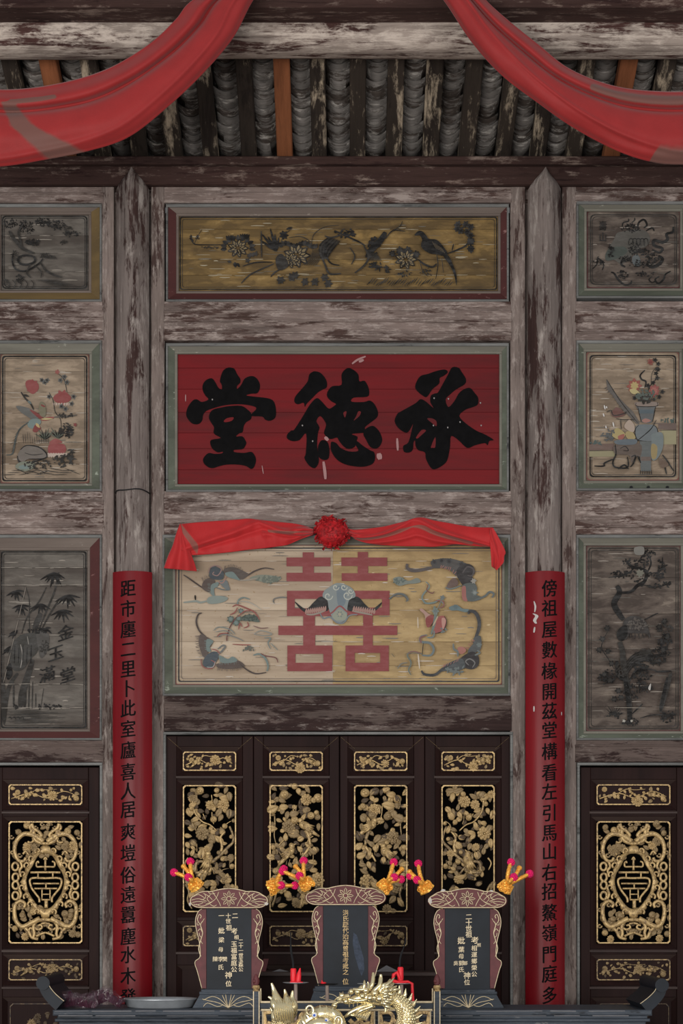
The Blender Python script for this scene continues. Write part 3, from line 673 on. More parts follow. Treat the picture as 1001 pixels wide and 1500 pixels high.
for x, y in ((570, 930), (440, 940)):
    for k in range(10): p.leaf(x, y+20, random.uniform(70, 140), 11, -150+k*13, INK if k % 2 else (84, 92, 74))
p.dots(650, 860, 60, 60, 50, 20, INK2); p.bloom(735, 815, 22, RED, None, 5); p.dots(680, 890, 40, 50, 40, 16, INK)
for k in range(12): p.S([(230+k*22, 1000), (225+k*22, 890+random.uniform(-10, 50))], 6, INK2, .2, 2)
p.B([(200, 1060), (260, 1020), (380, 1040), (450, 1100), (430, 1140), (280, 1150), (220, 1180), (170, 1130)], (112, 100, 90)); p.S([(200, 1060), (260, 1018), (380, 1035), (455, 1100), (430, 1145), (280, 1150)], 12, INK); p.S([(240, 1090), (320, 1110), (420, 1100)], 8, INK2)
p.S([(170, 1120), (190, 1180), (280, 1190), (420, 1150)], 16, INK); p.B([(150, 1230), (200, 1180), (320, 1180), (340, 1230), (240, 1270)], (120, 124, 104)); p.leaf(180, 1230, 120, 40, 0, TEAL)
p.dots(620, 1160, 90, 60, 60, 20, INK2); p.dots(360, 1200, 140, 40, 50, 18, INK2); p.dots(690, 1110, 40, 60, 40, 20, INK2)
for k in range(16): p.S([(30+k*40, 1305-(k % 4)*22), (150+k*42, 1300-(k % 3)*20)], 7, INK2, .1, 3)
p.end('painted_picture', root)
# ---- 5 the red plaque with three big characters
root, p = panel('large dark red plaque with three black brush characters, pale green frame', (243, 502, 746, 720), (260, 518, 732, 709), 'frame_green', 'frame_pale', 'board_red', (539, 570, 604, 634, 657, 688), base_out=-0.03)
q = Paint(-0.03); q.frame(0, 0, 1)
def char(frame, outlines, holes):
    pc = Paint(-0.0275); pc.frame(*frame)
    for o_ in outlines: pc.B(o_, 'black_ink', True, 3)
    for h in holes: pc.B(h, 'board_red', True, 3)
    pc.end('character', root)
char((265, 530, 6.673), [[(485,55),(525,70),(550,120),(580,165),(580,205),(550,235),(552,265),(590,225),(620,170),(660,145),(705,140),(745,165),(772,215),(770,270),(745,308),(690,312),(640,328),(720,340),(830,352),(890,370),(920,410),(932,490),(920,550),(870,577),(825,565),(795,535),(690,530),(700,500),(735,465),(725,440),(640,420),(540,415),(430,425),(330,450),(250,480),(218,520),(210,570),(175,608),(115,605),(70,560),(52,510),(70,440),(120,375),(160,368),(205,392),(270,368),(240,330),(215,280),(215,225),(245,180),(300,160),(335,195),(365,250),(400,270),(400,225),(382,190),(395,130),(415,85),(450,60)],
  [(320,465),(400,445),(480,432),(590,430),(650,465),(690,510),(685,560),(640,590),(615,630),(605,685),(570,700),(540,730),(600,728),(630,765),(640,800),(610,850),(560,858),(520,862),(525,882),(620,890),(690,880),(725,920),(735,970),(715,1030),(685,1047),(640,1020),(560,1005),(450,1005),(370,1022),(310,1040),(260,1025),(222,985),(222,940),(270,892),(330,900),(400,895),(410,878),(360,885),(310,850),(288,800),(300,762),(390,745),(340,715),(320,690),(325,640),(300,600),(275,550),(285,500)]],
  [[(420,580),(450,552),(515,542),(500,575),(440,590)]])
char((415, 530, 6.673), [[(310,92),(360,105),(405,150),(428,200),(425,250),(390,270),(340,300),(280,360),(230,410),(212,440),(200,400),(150,415),(120,405),(108,375),(125,330),(190,255),(240,190),(255,125),(285,100)],
  [(325,355),(370,380),(410,425),(450,458),(500,430),(515,410),(470,385),(430,340),(435,290),(480,238),(570,225),(570,130),(600,80),(640,60),(690,80),(735,125),(745,190),(795,185),(830,240),(842,300),(820,342),(690,350),(670,390),(790,392),(845,378),(890,410),(925,480),(920,540),(860,590),(800,640),(795,690),(670,705),(725,730),(720,770),(700,830),(640,852),(590,825),(545,770),(525,740),(460,755),(400,700),(420,620),(400,570),(360,530),(325,580),(355,640),(340,700),(332,820),(350,960),(330,1020),(300,1040),(250,1010),(208,940),(222,890),(225,700),(160,765),(90,775),(40,750),(40,710),(80,670),(110,660),(200,520),(260,420)],
  [(475,780),(520,795),(560,840),(640,875),(735,870),(710,815),(720,775),(780,820),(850,865),(890,885),(898,950),(870,1000),(790,1025),(700,1022),(600,1000),(520,950),(470,870),(465,810)],
  [(380,765),(430,780),(452,850),(445,940),(400,960),(350,930),(340,850),(350,800)], [(870,625),(920,655),(955,710),(968,770),(940,830),(900,848),(850,830),(810,760),(785,710),(800,660)]],
  [[(588,500),(620,485),(605,545)], [(735,485),(760,490),(745,530),(690,575),(715,530)]])
char((570, 530, 6.256), [[(510,70),(540,95),(500,130),(465,150),(460,200),(400,250),(350,320),(310,310),(245,250),(250,190),(290,130),(360,110),(430,85)],
  [(580,50),(640,55),(665,90),(705,155),(695,205),(620,250),(560,300),(520,345),(545,415),(600,360),(640,290),(690,250),(745,240),(790,290),(818,330),(815,390),(770,415),(700,440),(645,495),(700,560),(800,630),(880,665),(960,715),(920,725),(905,765),(880,745),(790,765),(730,790),(690,770),(640,720),(570,680),(560,780),(535,900),(490,950),(420,985),(380,965),(340,890),(330,830),(270,810),(245,770),(240,720),(225,740),(220,800),(190,830),(140,825),(132,770),(180,735),(215,600),(220,570),(180,640),(140,645),(80,600),(52,540),(75,480),(100,460),(190,410),(250,375),(290,342),(340,365),(410,425),(380,370),(385,310),(420,290),(450,280),(490,210),(540,120)]],
  [[(350,520),(400,520),(435,545),(435,590),(400,565)], [(250,690),(300,625),(340,630),(300,670),(262,702)], [(385,780),(425,690),(425,780),(400,787)]])
PK = (176, 112, 110)
for pts, wd in (([(516, 533), (524, 527), (536, 522)], 3), ([(526, 530), (533, 527)], 4), ([(474, 676), (476, 690), (477, 702)], 4.5), ([(476, 640), (481, 645)], 5), ([(555, 664), (557, 673)], 8), ([(582, 642), (583, 660)], 3.5), ([(384, 682), (386, 694)], 1.4), ([(272, 578), (272, 588)], 1.6)):
    pc = Paint(-0.026); pc.S(pts, wd, PK, .5, 3); pc.end('paint_chip', root)
for x, y in ((637, 582), (658, 583), (705, 589), (636, 622), (657, 625), (675, 617), (706, 622), (312, 584), (444, 622), (459, 645)):
    pc = Paint(-0.026); pc.leaf(x-1, y, 2.6, 2, 80, (150, 140, 136)); pc.end('paint_chip', root)
# ---- 6 middle right: vase and antiques
root, p = panel('cream panel painted with a flower vase, root-wood stand and quill, right of the red plaque', (845, 498, 1011, 718), (859, 515, 996, 704), 'frame_green', 'frame_pale', 'board_buff', (541, 569, 602, 640, 672), rims=((0, 1.6, (130, 70, 60), 5), (5, 1.8, INK, 5), (8, .7, INK2, 5)))
p.frame(850, 500, 6.627)
p.B([(90, 1000), (330, 990), (330, 1050), (90, 1060)], (116, 88, 76), False); p.B([(760, 795), (935, 795), (935, 860), (760, 850)], (112, 88, 78), False); p.R(90, 1065, 340, 1120, (150, 138, 96)); p.R(790, 865, 935, 1000, (156, 146, 102))
p.dots(150, 980, 60, 18, 20, 18, (74, 92, 88)); p.dots(860, 770, 70, 16, 24, 16, (70, 90, 84)); p.S([(90, 1062), (330, 1058)], 5, INK2, .8); p.S([(770, 862), (935, 862)], 5, INK2, .8)
p.B([(258, 370), (300, 430), (350, 510), (430, 600), (520, 690), (575, 790), (550, 800), (470, 720), (380, 620), (320, 530), (270, 470)], (98, 90, 84)); p.S([(258, 370), (400, 590), (560, 790)], 9, INK2)
p.fringe([(270, 440), (380, 590), (540, 760)], 34, 8, (92, 84, 78), 150, 30)
p.B([(555, 610), (570, 680), (590, 760), (620, 790), (690, 790), (710, 740), (725, 650), (745, 610)], (96, 98, 98)); p.B([(545, 590), (745, 590), (740, 630), (560, 630)], (140, 118, 104)); p.S([(545, 595), (560, 630), (740, 630), (748, 590)], 7, INK); p.S([(560, 630), (595, 780)], 8, INK); p.S([(735, 630), (705, 780)], 8, INK); p.leaf(600, 770, 90, 40, 0, (170, 110, 96)); p.R(575, 660, 715, 700, (82, 96, 104))
p.bloom(530, 430, 72, (164, 74, 60), (186, 158, 84), 8); p.leaf(480, 470, 110, 50, 20, (190, 170, 100)); p.bloom(720, 480, 62, (160, 70, 62), (176, 92, 80), 8); p.bloom(685, 200, 36, (150, 76, 56), RED, 7)
p.S([(630, 280), (585, 330), (600, 370), (640, 390), (630, 450)], 16, INK); p.S([(660, 480), (690, 420), (760, 350)], 8, INK); p.S([(690, 420), (700, 310), (750, 240)], 5, INK2)
for x, y in ((730, 180), (760, 220), (750, 270), (740, 310), (760, 270), (750, 355), (800, 490), (770, 540), (530, 550), (560, 520), (710, 400), (660, 430)): p.bloom(x, y, 26, INK2, INK, 5)
p.dots(640, 530, 90, 50, 60, 22, (84, 96, 86)); p.dots(640, 560, 80, 40, 40, 18, INK2)
p.B([(570, 810), (710, 810), (750, 850), (755, 920), (720, 965), (580, 960), (540, 920), (535, 850)], (104, 112, 116)); p.S([(570, 815), (540, 850), (540, 920), (580, 965), (710, 970), (752, 920), (750, 850), (720, 815)], 9, INK); p.S([(740, 765), (690, 850), (600, 930), (540, 975)], 9, INK)
p.B([(580, 970), (695, 970), (690, 1260), (590, 1260)], (96, 100, 98), False); p.R(590, 1120, 690, 1160, (110, 90, 80)); p.B([(695, 960), (700, 900), (800, 890), (805, 1030), (750, 1140), (695, 1140)], (110, 122, 122)); p.B([(695, 1000), (750, 1020), (740, 1130), (695, 1130)], (158, 132, 74))
for k in range(6): p.S([(590+k*20, 1250), (585+k*22, 1290)], 8, INK, .5, 2)
p.B([(340, 1010), (580, 990), (590, 1110), (540, 1120), (500, 1180), (480, 1110), (400, 1100), (340, 1090)], (100, 82, 70)); p.S([(390, 1040), (440, 1020), (470, 1060), (420, 1060)], 9, INK)
for pts in ([(340, 1000), (350, 1090), (320, 1170), (340, 1220), (440, 1230), (470, 1200), (460, 1120)], [(330, 1140), (240, 1180), (230, 1210), (140, 1210)], [(500, 1120), (540, 1110), (520, 1180), (490, 1220)], [(560, 1110), (590, 1180)], [(370, 1240), (430, 1200), (470, 1240)]): p.S(pts, 16, INK)
p.B([(330, 660), (360, 640), (420, 680), (430, 720), (340, 740), (300, 700)], (118, 70, 60)); p.S([(260, 690), (300, 670), (330, 720), (430, 700), (450, 680)], 10, INK2); p.S([(350, 750), (420, 760), (530, 760)], 9, INK2); p.S([(395, 760), (400, 850)], 9, INK2)
p.B([(310, 900), (360, 840), (440, 900), (400, 950), (340, 940)], (176, 152, 84)); p.B([(370, 920), (430, 900), (420, 945), (380, 955)], (170, 84, 70)); p.B([(440, 890), (500, 870), (540, 940), (470, 950)], (170, 146, 84)); p.B([(350, 960), (540, 950), (530, 1000), (360, 1000)], (92, 104, 112)); p.dots(280, 910, 60, 50, 30, 22, (84, 88, 88))
p.B([(430, 820), (480, 760), (530, 820), (520, 880), (460, 860)], (176, 150, 128))
for pts in ([(770, 1140), (830, 1170), (870, 1200), (910, 1260)], [(820, 1200), (840, 1290)], [(800, 1100), (870, 1190)]): p.S(pts, 16, INK2)
p.B([(770, 1140), (830, 1160), (860, 1200), (800, 1230), (775, 1190)], (110, 84, 66))
for pts in ([(235, 620), (245, 660)], [(225, 700), (235, 730)], [(320, 785), (330, 830)], [(250, 820), (256, 845)], [(255, 630), (262, 650)]): p.S(pts, 14, (206, 200, 196), .4, 2)
p.end('painted_picture', root)
for x in (925, 950, 978): mb = MB(); v = px2(x, 714, 0.0); mb.lathe(v+Vector((0, -.0, 0)), [(0.009, -.004), (0.009, 0.004)], 10, 'y'); ob('nail_hole', mb, 'soot', root)
# ---- 7 lower left: bamboo
root, p = panel('tall grey panel with ink bamboo and four slanting characters, red-brown frame, lower left', (-17, 783, 149, 1084), (0, 806, 128, 1068), 'frame_red', 'frame_taupe', 'board_grey', (832, 858, 930, 1003, 1038), rims=((1.5, 1.8, INK, 3), (5, .8, INK2, 3)))
p.frame(0, 780, 5.0)
for pts, wd in (([(430, 290), (400, 430), (330, 600), (290, 700)], 14), ([(340, 400), (290, 500), (200, 620), (160, 740)], 12), ([(190, 400), (215, 500), (215, 640), (220, 740)], 8), ([(300, 590), (270, 660), (250, 720)], 44), ([(440, 480), (370, 590), (310, 700)], 14), ([(240, 930), (200, 1060), (160, 1190), (150, 1280)], 50), ([(130, 1030), (60, 1150), (30, 1400)], 30), ([(100, 1100), (100, 1280)], 14), ([(215, 1090), (210, 1290)], 10), ([(240, 1090), (235, 1290)], 8), ([(180, 1080), (180, 1280)], 30), ([(20, 1060), (30, 1390)], 36), ([(320, 1140), (300, 1280)], 5), ([(262, 1180), (262, 1280)], 8)): p.S(pts, wd, INK2)
for x, y, a0, n, l in ((395, 290, 25, 9, 110), (495, 455, 15, 8, 100), (455, 565, 10, 7, 95), (300, 520, 35, 6, 90), (115, 425, 10, 6, 80), (150, 530, 15, 7, 90), (130, 715, 120, 6, 80), (90, 830, 110, 5, 90), (330, 700, 0, 5, 60)):
    for k in range(n): p.leaf(x, y, l*random.uniform(.75, 1.15), 15, a0+k*(155-a0)/max(1, n-1)+random.uniform(-6, 6), INK)
p.B([(190, 740), (270, 740), (290, 800), (270, 880), (220, 930), (170, 1000), (100, 1010), (65, 900), (90, 810), (140, 760)], (62, 58, 54)); p.B([(270, 730), (350, 740), (360, 800), (340, 880), (300, 920), (280, 850)], (78, 73, 68)); p.B([(50, 980), (80, 960), (90, 1040), (60, 1080), (42, 1040)], INK)
p.S([(150, 820), (165, 900), (150, 990)], 8, (140, 132, 122)); p.S([(200, 760), (210, 820)], 6, (130, 122, 112))
for k in range(5): p.S([(110+k*30, 820+(k % 2)*20), (105+k*30, 960)], 9, INK, .2, 3)
p.dots(280, 720, 80, 20, 50, 14, INK); p.dots(330, 840, 30, 50, 40, 12, INK2)
for k in range(12): p.S([(40+(k % 3)*30, 1310+k*8), (300+(k % 4)*60, 1300+k*8)], 6, INK2, .1, 3)
for x in (120, 290, 330, 360, 400, 430): p.dots(x, 1275, 16, 10, 10, 12, INK)
for k in range(4): p.S([(60+k*30, 1360), (75+k*30, 1350), (85+k*30, 1370)], 5, INK, .5, 3)
for yy in (258, 385, 1110, 1285):
    for k in range(5): p.S([(10+k*125, yy), (110+k*125, yy+random.uniform(-3, 3))], 4, (160, 146, 130), .2, 2)
for k in range(6): p.S([(190-k*28, 400+k*120), (165-k*28, 500+k*120)], 4, (140, 126, 110), .2, 3)
for ch, x, y in (('金', 480, 735), ('玉', 408, 885), ('滿', 345, 1040), ('堂', 495, 1045)):
    v = p.P(x, y); p.mb.mat(colour(INK)); glyph_mb(p.mb, ch, v.x, v.z, 0.098, 0.094, v.y, 0, 0.35, .012)
p.end('ink_painting', root)
# ---- 8 the double-happiness panel
root, p = panel('cream panel with red double happiness sign and bats painted round it, under the red swag', (238, 783, 748, 1019), (257, 798, 736, 1003), 'frame_green', 'frame_pale', 'board_cream', (822, 894, 940, 975), bmats=[(257, 488, 'board_cream'), (488, 736, 'board_straw')], rims=((0, 1.3, (130, 60, 56), 2), (4, 1.8, (60, 60, 60), 3), (8.5, .7, (110, 96, 84), 3)))
p.frame(400, 780, 5.005); HR = (158, 58, 58)
for r in ((218,145,300,185),(100,183,422,248),(218,248,300,297),(100,295,425,358),(103,427,430,487),(103,487,160,555),(103,555,430,613),(373,487,430,555),(222,613,308,683),(40,683,912,752),(222,752,310,828),
          (106,828,435,890),(106,890,165,955),(370,890,435,955),(106,955,435,1017),(622,142,697,183),(502,183,838,246),(622,246,698,298),(505,298,840,355),(535,427,855,487),(800,487,855,550),(535,550,855,607),(662,607,732,683),(662,752,732,828),(533,828,850,883),(533,883,600,955),(787,883,850,955),(533,955,850,1017)): p.R(*r, HR)
p.B([(160, 505), (200, 560), (250, 590), (300, 570), (400, 575), (410, 500), (350, 470), (300, 510), (240, 560)], (44, 42, 42)); p.B([(800, 510), (770, 560), (720, 585), (660, 570), (555, 575), (550, 500), (620, 470), (680, 530), (730, 560)], (46, 46, 46))
for a, b in (((240, 600), (380, 580)), ((740, 600), (590, 580))):
    for k in range(10): p.leaf(a[0]+(b[0]-a[0])*k/9, a[1]+(b[1]-a[1])*k/9, 44, 16, -80, (172, 120, 104))
p.S([(245, 600), (300, 600), (380, 575)], 14, (150, 132, 116)); p.S([(730, 605), (660, 590), (580, 575)], 14, (150, 132, 116))
p.B([(415, 400), (470, 370), (540, 385), (590, 420), (605, 470), (560, 495), (545, 560), (540, 630), (490, 660), (440, 630), (410, 560), (400, 500), (365, 470), (375, 430)], (128, 138, 136)); p.B([(470, 400), (530, 410), (530, 520), (480, 540)], (106, 122, 132))
for x, y, r in ((405, 465, 34), (545, 460, 38), (460, 400, 26), (520, 400, 26), (570, 430, 22)): p.S([(x+r*(1-.09*k)*math.cos(k*.7), y+r*(1-.09*k)*math.sin(k*.7)) for k in range(11)], 8, (176, 178, 162), .6)
p.S([(360, 610), (430, 590), (490, 540), (550, 585), (620, 610)], 12, (160, 70, 66)); p.B([(440, 600), (490, 565), (540, 600), (530, 640), (450, 640)], (146, 152, 128)); p.S([(345, 590), (370, 630), (420, 620), (470, 660), (520, 660), (560, 610), (620, 600)], 12, (112, 124, 130)); p.bloom(490, 600, 26, (120, 130, 120), (170, 160, 130), 6)
p.S([(10, 520), (5, 490), (50, 478), (100, 480)], 8, (120, 122, 116)); p.S([(860, 490), (890, 460), (950, 455), (985, 490), (975, 505)], 14, (110, 112, 106))
p.frame(240, 780, 5.561); BRN = (78, 62, 56)
def bat(p, wings, body, blues, fringe_c=BRN):
    for pts, wd in wings: p.S(pts, wd, fringe_c, .15)
p.S([(160, 345), (200, 370), (300, 440), (370, 480)], 12, BRN, .3); p.S([(900, 300), (820, 290), (740, 315), (680, 350), (600, 370)], 12, BRN, .3)
p.B([(310, 440), (330, 390), (380, 370), (420, 400), (390, 440), (370, 485), (330, 470)], (92, 76, 68)); p.B([(490, 300), (560, 280), (640, 310), (690, 345), (620, 390), (560, 360), (500, 340)], (92, 78, 70))
p.fringe([(320, 400), (370, 370), (400, 350)], 36, 5, (104, 90, 80), -110, 14); p.fringe([(490, 300), (560, 280), (640, 320)], 28, 5, (104, 90, 80), -80, 24)
p.B([(385, 430), (420, 410), (450, 400), (440, 440), (410, 460), (415, 520), (385, 500)], TEAL); p.fringe([(380, 420), (390, 500)], 30, 7, TEAL, 190, 8); p.B([(500, 330), (560, 320), (600, 360), (620, 390), (580, 380), (520, 360)], TEAL); p.fringe([(510, 350), (600, 380)], 26, 7, TEAL, -90, 8)
p.B([(370, 330), (400, 275), (450, 290), (490, 330), (480, 380), (430, 385), (380, 370)], (70, 78, 84)); p.S([(365, 330), (380, 285), (430, 270), (470, 300), (440, 350), (400, 340), (410, 320)], 9, (150, 112, 104), .6)
p.B([(450, 400), (510, 390), (530, 430), (540, 465), (520, 470), (480, 440)], (104, 112, 112)); p.S([(430, 450), (480, 465), (530, 470)], 8, (90, 104, 106)); p.S([(440, 400), (480, 410), (510, 360)], 8, (170, 110, 96))
p.B([(700, 370), (780, 345), (880, 350), (960, 370), (900, 405), (830, 410), (760, 390)], (126, 132, 112)); p.dots(850, 380, 90, 25, 60, 16, (104, 112, 96)); p.S([(620, 390), (700, 385), (760, 375)], 14, (150, 136, 116))
p.B([(350, 560), (370, 525), (440, 515), (520, 530), (500, 560), (430, 580), (370, 580)], (126, 140, 130)); p.S([(160, 570), (260, 560), (300, 570), (360, 555)], 18, (134, 142, 130)); p.S([(255, 510), (258, 550)], 12, INK)
p.S([(310, 655), (280, 670), (265, 730), (290, 800), (340, 850), (380, 880)], 14, BRN); p.B([(300, 830), (350, 850), (400, 890), (370, 950), (350, 1010), (320, 1010), (290, 930), (285, 870)], (96, 80, 72)); p.fringe([(290, 840), (290, 940), (320, 1010)], 34, 6, (112, 96, 86), 180, 24)
p.B([(350, 870), (405, 885), (375, 930), (385, 970), (350, 960)], TEAL); p.fringe([(350, 880), (360, 960)], 26, 8, TEAL, 190, 7)
p.B([(320, 1050), (350, 1000), (400, 970), (440, 980), (445, 1020), (420, 1060), (380, 1100), (330, 1090)], (72, 82, 90)); p.S([(305, 1030), (310, 1080), (350, 1108), (400, 1100), (415, 1060), (385, 1040)], 9, (156, 80, 74), .6); p.S([(420, 1050), (400, 1095), (350, 1095)], 6, (150, 158, 156))
p.B([(430, 1070), (520, 1060), (600, 1040), (660, 1090), (560, 1110), (450, 1105)], (92, 76, 68)); p.fringe([(440, 1100), (560, 1105), (640, 1090)], 26, 6, (116, 98, 88), 90, 24); p.S([(620, 1070), (680, 1120), (750, 1150), (835, 1140)], 12, BRN)
p.B([(450, 1000), (520, 1030), (560, 1010), (600, 1040), (560, 1060), (470, 1060)], TEAL); p.fringe([(460, 1050), (590, 1050)], 26, 8, TEAL, 95, 10); p.S([(440, 950), (480, 920), (500, 930), (470, 970), (440, 990)], 14, (110, 112, 108)); p.S([(390, 950), (430, 960), (460, 990)], 9, (160, 80, 74))
GR2 = (86, 100, 88); PR = (160, 72, 62)
p.S([(600, 590), (610, 550), (650, 530), (700, 545)], 12, TEAL); p.S([(560, 605), (600, 590), (680, 620), (740, 650), (780, 710)], 12, PR); p.B([(620, 700), (680, 670), (750, 680), (780, 730), (700, 720), (650, 720)], GR2); p.dots(700, 695, 60, 20, 40, 14, (66, 80, 70))
for x, y, r in ((545, 705, 32), (590, 735, 32), (630, 640, 26), (610, 700, 28)): p.bloom(x, y, r, GR2, TEAL, 7)
p.S([(590, 690), (540, 770), (515, 850), (515, 885)], 9, (110, 52, 50), .6); p.S([(540, 670), (580, 650), (600, 610)], 10, PR); p.S([(610, 790), (620, 740), (640, 770)], 10, PR); p.S([(650, 780), (690, 760), (680, 730)], 10, PR); p.S([(600, 690), (660, 640), (700, 640)], 9, PR)
p.S([(405, 800), (450, 770), (540, 790), (580, 830)], 9, (120, 128, 122)); p.S([(420, 810), (500, 800), (560, 830)], 7, (120, 128, 122)); p.S([(440, 850), (500, 830), (600, 860), (650, 885)], 8, (116, 120, 116)); p.S([(435, 850), (460, 825), (520, 820)], 9, PR)
p.S([(730, 760), (790, 780), (850, 775)], 9, (130, 90, 80)); p.S([(735, 830), (790, 800), (880, 825), (830, 840), (740, 830)], 7, (130, 138, 130)); p.S([(560, 910), (640, 915), (710, 915)], 9, PR); p.dots(690, 945, 40, 16, 20, 14, (96, 100, 90))
p.S([(820, 860), (870, 860), (850, 900), (870, 950)], 10, (108, 124, 120)); p.S([(730, 1000), (780, 990), (830, 1030), (850, 1090), (840, 1130)], 16, TEAL); p.S([(790, 985), (830, 1005), (910, 1020), (930, 1060)], 9, (128, 66, 62)); p.S([(870, 900), (900, 930), (930, 960)], 6, TEAL); p.S([(600, 560), (700, 570), (800, 630)], 5, (160, 160, 150)); p.S([(890, 570), (900, 540), (960, 525), (1000, 530)], 9, (120, 114, 106))
p.frame(570, 780, 5.561); DK = (60, 56, 56); GB = (104, 114, 112)
p.S([(150, 255), (150, 290), (200, 310), (290, 300), (370, 280)], 28, (92, 80, 76), .5); p.B([(340, 250), (360, 225), (440, 210), (520, 215), (600, 240), (640, 270), (560, 350), (530, 340), (500, 310), (440, 290), (370, 290)], (84, 80, 76)); p.fringe([(420, 290), (480, 310), (550, 350)], 36, 12, (172, 100, 86), -60, 9)
for x, y, r in ((370, 240, 26), (430, 230, 26), (490, 235, 30), (590, 260, 34)): p.bloom(x, y, r, (74, 76, 76), DK, 6)
p.B([(550, 340), (570, 280), (640, 255), (690, 280), (700, 330), (680, 360), (700, 400), (620, 440), (580, 400)], DK); p.S([(600, 330), (640, 280), (690, 300), (680, 350), (640, 350)], 14, (88, 80, 78)); p.B([(490, 400), (530, 370), (560, 390), (560, 430), (500, 450), (465, 460)], (110, 84, 74)); p.S([(460, 445), (490, 460), (540, 450), (590, 430)], 12, GB)
p.B([(600, 430), (690, 410), (720, 460), (700, 500), (760, 530), (720, 555), (650, 560), (610, 520)], (88, 94, 92)); p.S([(700, 550), (780, 520), (820, 485), (855, 500), (840, 530)], 18, (96, 104, 102), .5); p.B([(595, 450), (625, 440), (630, 520), (640, 560), (600, 545)], (170, 92, 82)); p.bloom(700, 490, 28, GB, (130, 138, 132), 6); p.bloom(690, 395, 24, (150, 144, 130), None, 6)
p.S([(650, 665), (655, 640), (700, 650), (730, 700), (735, 770), (710, 850), (690, 900)], 30, (66, 66, 68), .35); p.B([(690, 860), (740, 840), (755, 890), (740, 960), (650, 990), (650, 950), (690, 900)], (84, 86, 86)); p.fringe([(700, 880), (650, 950)], 34, 10, (176, 100, 84), 200, 7)
p.B([(600, 1010), (680, 970), (730, 1010), (730, 1080), (680, 1115), (610, 1100), (560, 1060)], DK); p.S([(650, 1080), (625, 1050), (660, 1030), (700, 1060), (680, 1100)], 10, (120, 116, 112)); p.B([(560, 940), (600, 930), (630, 960), (600, 990), (570, 980)], (176, 100, 84)); p.S([(525, 905), (530, 950), (560, 970), (560, 1010)], 18, GB)
p.B([(460, 1080), (540, 1040), (600, 1030), (620, 1100), (540, 1130), (440, 1130), (380, 1150)], (78, 82, 84)); p.S([(265, 1125), (290, 1155), (370, 1160), (430, 1120), (520, 1060)], 22, (64, 64, 66), .4); p.fringe([(440, 1100), (560, 1050)], 34, 9, (176, 104, 88), -60, 8); p.dots(540, 1120, 70, 24, 30, 20, GB); p.S([(700, 1000), (740, 980), (720, 960)], 16, GB); p.bloom(735, 915, 26, GB, None, 6)
p.B([(35, 375), (90, 360), (140, 390), (180, 390), (230, 370), (260, 400), (220, 415), (150, 420), (90, 435), (50, 415)], (120, 128, 116)); p.dots(90, 395, 40, 20, 26, 14, (90, 104, 96)); p.B([(490, 610), (550, 590), (600, 620), (650, 625), (630, 650), (560, 635), (510, 635)], (96, 118, 120)); p.bloom(545, 605, 24, (86, 108, 112), None, 6)
p.S([(300, 400), (330, 440), (290, 490), (270, 530), (300, 575), (370, 570), (410, 550), (450, 590), (410, 620)], 14, TEAL); p.S([(320, 420), (310, 470), (350, 495), (370, 480)], 9, (128, 70, 64)); p.S([(380, 555), (440, 560), (445, 600), (410, 615)], 10, (150, 80, 70)); p.S([(400, 620), (440, 520)], 8, GB); p.bloom(435, 530, 24, GB, None, 5)
p.B([(250, 630), (270, 620), (320, 660), (350, 680), (330, 740), (300, 720), (290, 670)], (180, 130, 112)); p.B([(300, 700), (350, 670), (370, 700), (340, 760), (310, 770)], (156, 62, 58)); p.B([(400, 690), (450, 680), (470, 720), (450, 790), (400, 820), (360, 820), (370, 770)], (170, 78, 70)); p.B([(430, 700), (465, 710), (440, 790)], (196, 130, 112)); p.S([(450, 680), (470, 730), (440, 800), (370, 825)], 6, INK2)
p.S([(370, 600), (380, 660), (370, 740), (345, 830)], 24, (104, 122, 112)); p.bloom(380, 640, 34, (118, 130, 118), GB, 6); p.S([(400, 680), (360, 760)], 12, (186, 158, 116)); p.S([(310, 855), (360, 850), (370, 800)], 14, (110, 124, 118)); p.dots(450, 800, 30, 20, 12, 14, GB)
p.S([(310, 835), (260, 850), (260, 890), (330, 900), (365, 950), (340, 1000), (270, 1000)], 20, (104, 116, 116)); p.S([(300, 840), (255, 860), (265, 900)], 14, (138, 78, 70)); p.S([(280, 900), (270, 1000)], 7, INK2); p.S([(270, 990), (190, 970), (150, 1000), (180, 1060), (160, 1120), (180, 1160)], 14, (104, 112, 100)); p.S([(150, 1060), (100, 1070), (70, 1110)], 10, (120, 118, 104)); p.S([(260, 985), (200, 968), (155, 985)], 9, (140, 84, 74)); p.S([(20, 985), (45, 1015)], 8, (130, 108, 70))
p.S([(235, 690), (238, 780)], 7, (206, 190, 170), .3, 3); p.S([(238, 990), (250, 1110)], 10, (206, 190, 170), .3, 3); p.S([(0, 540), (60, 500), (120, 505), (155, 540), (150, 560)], 15, (100, 104, 98))
p.end('painted_picture', root)
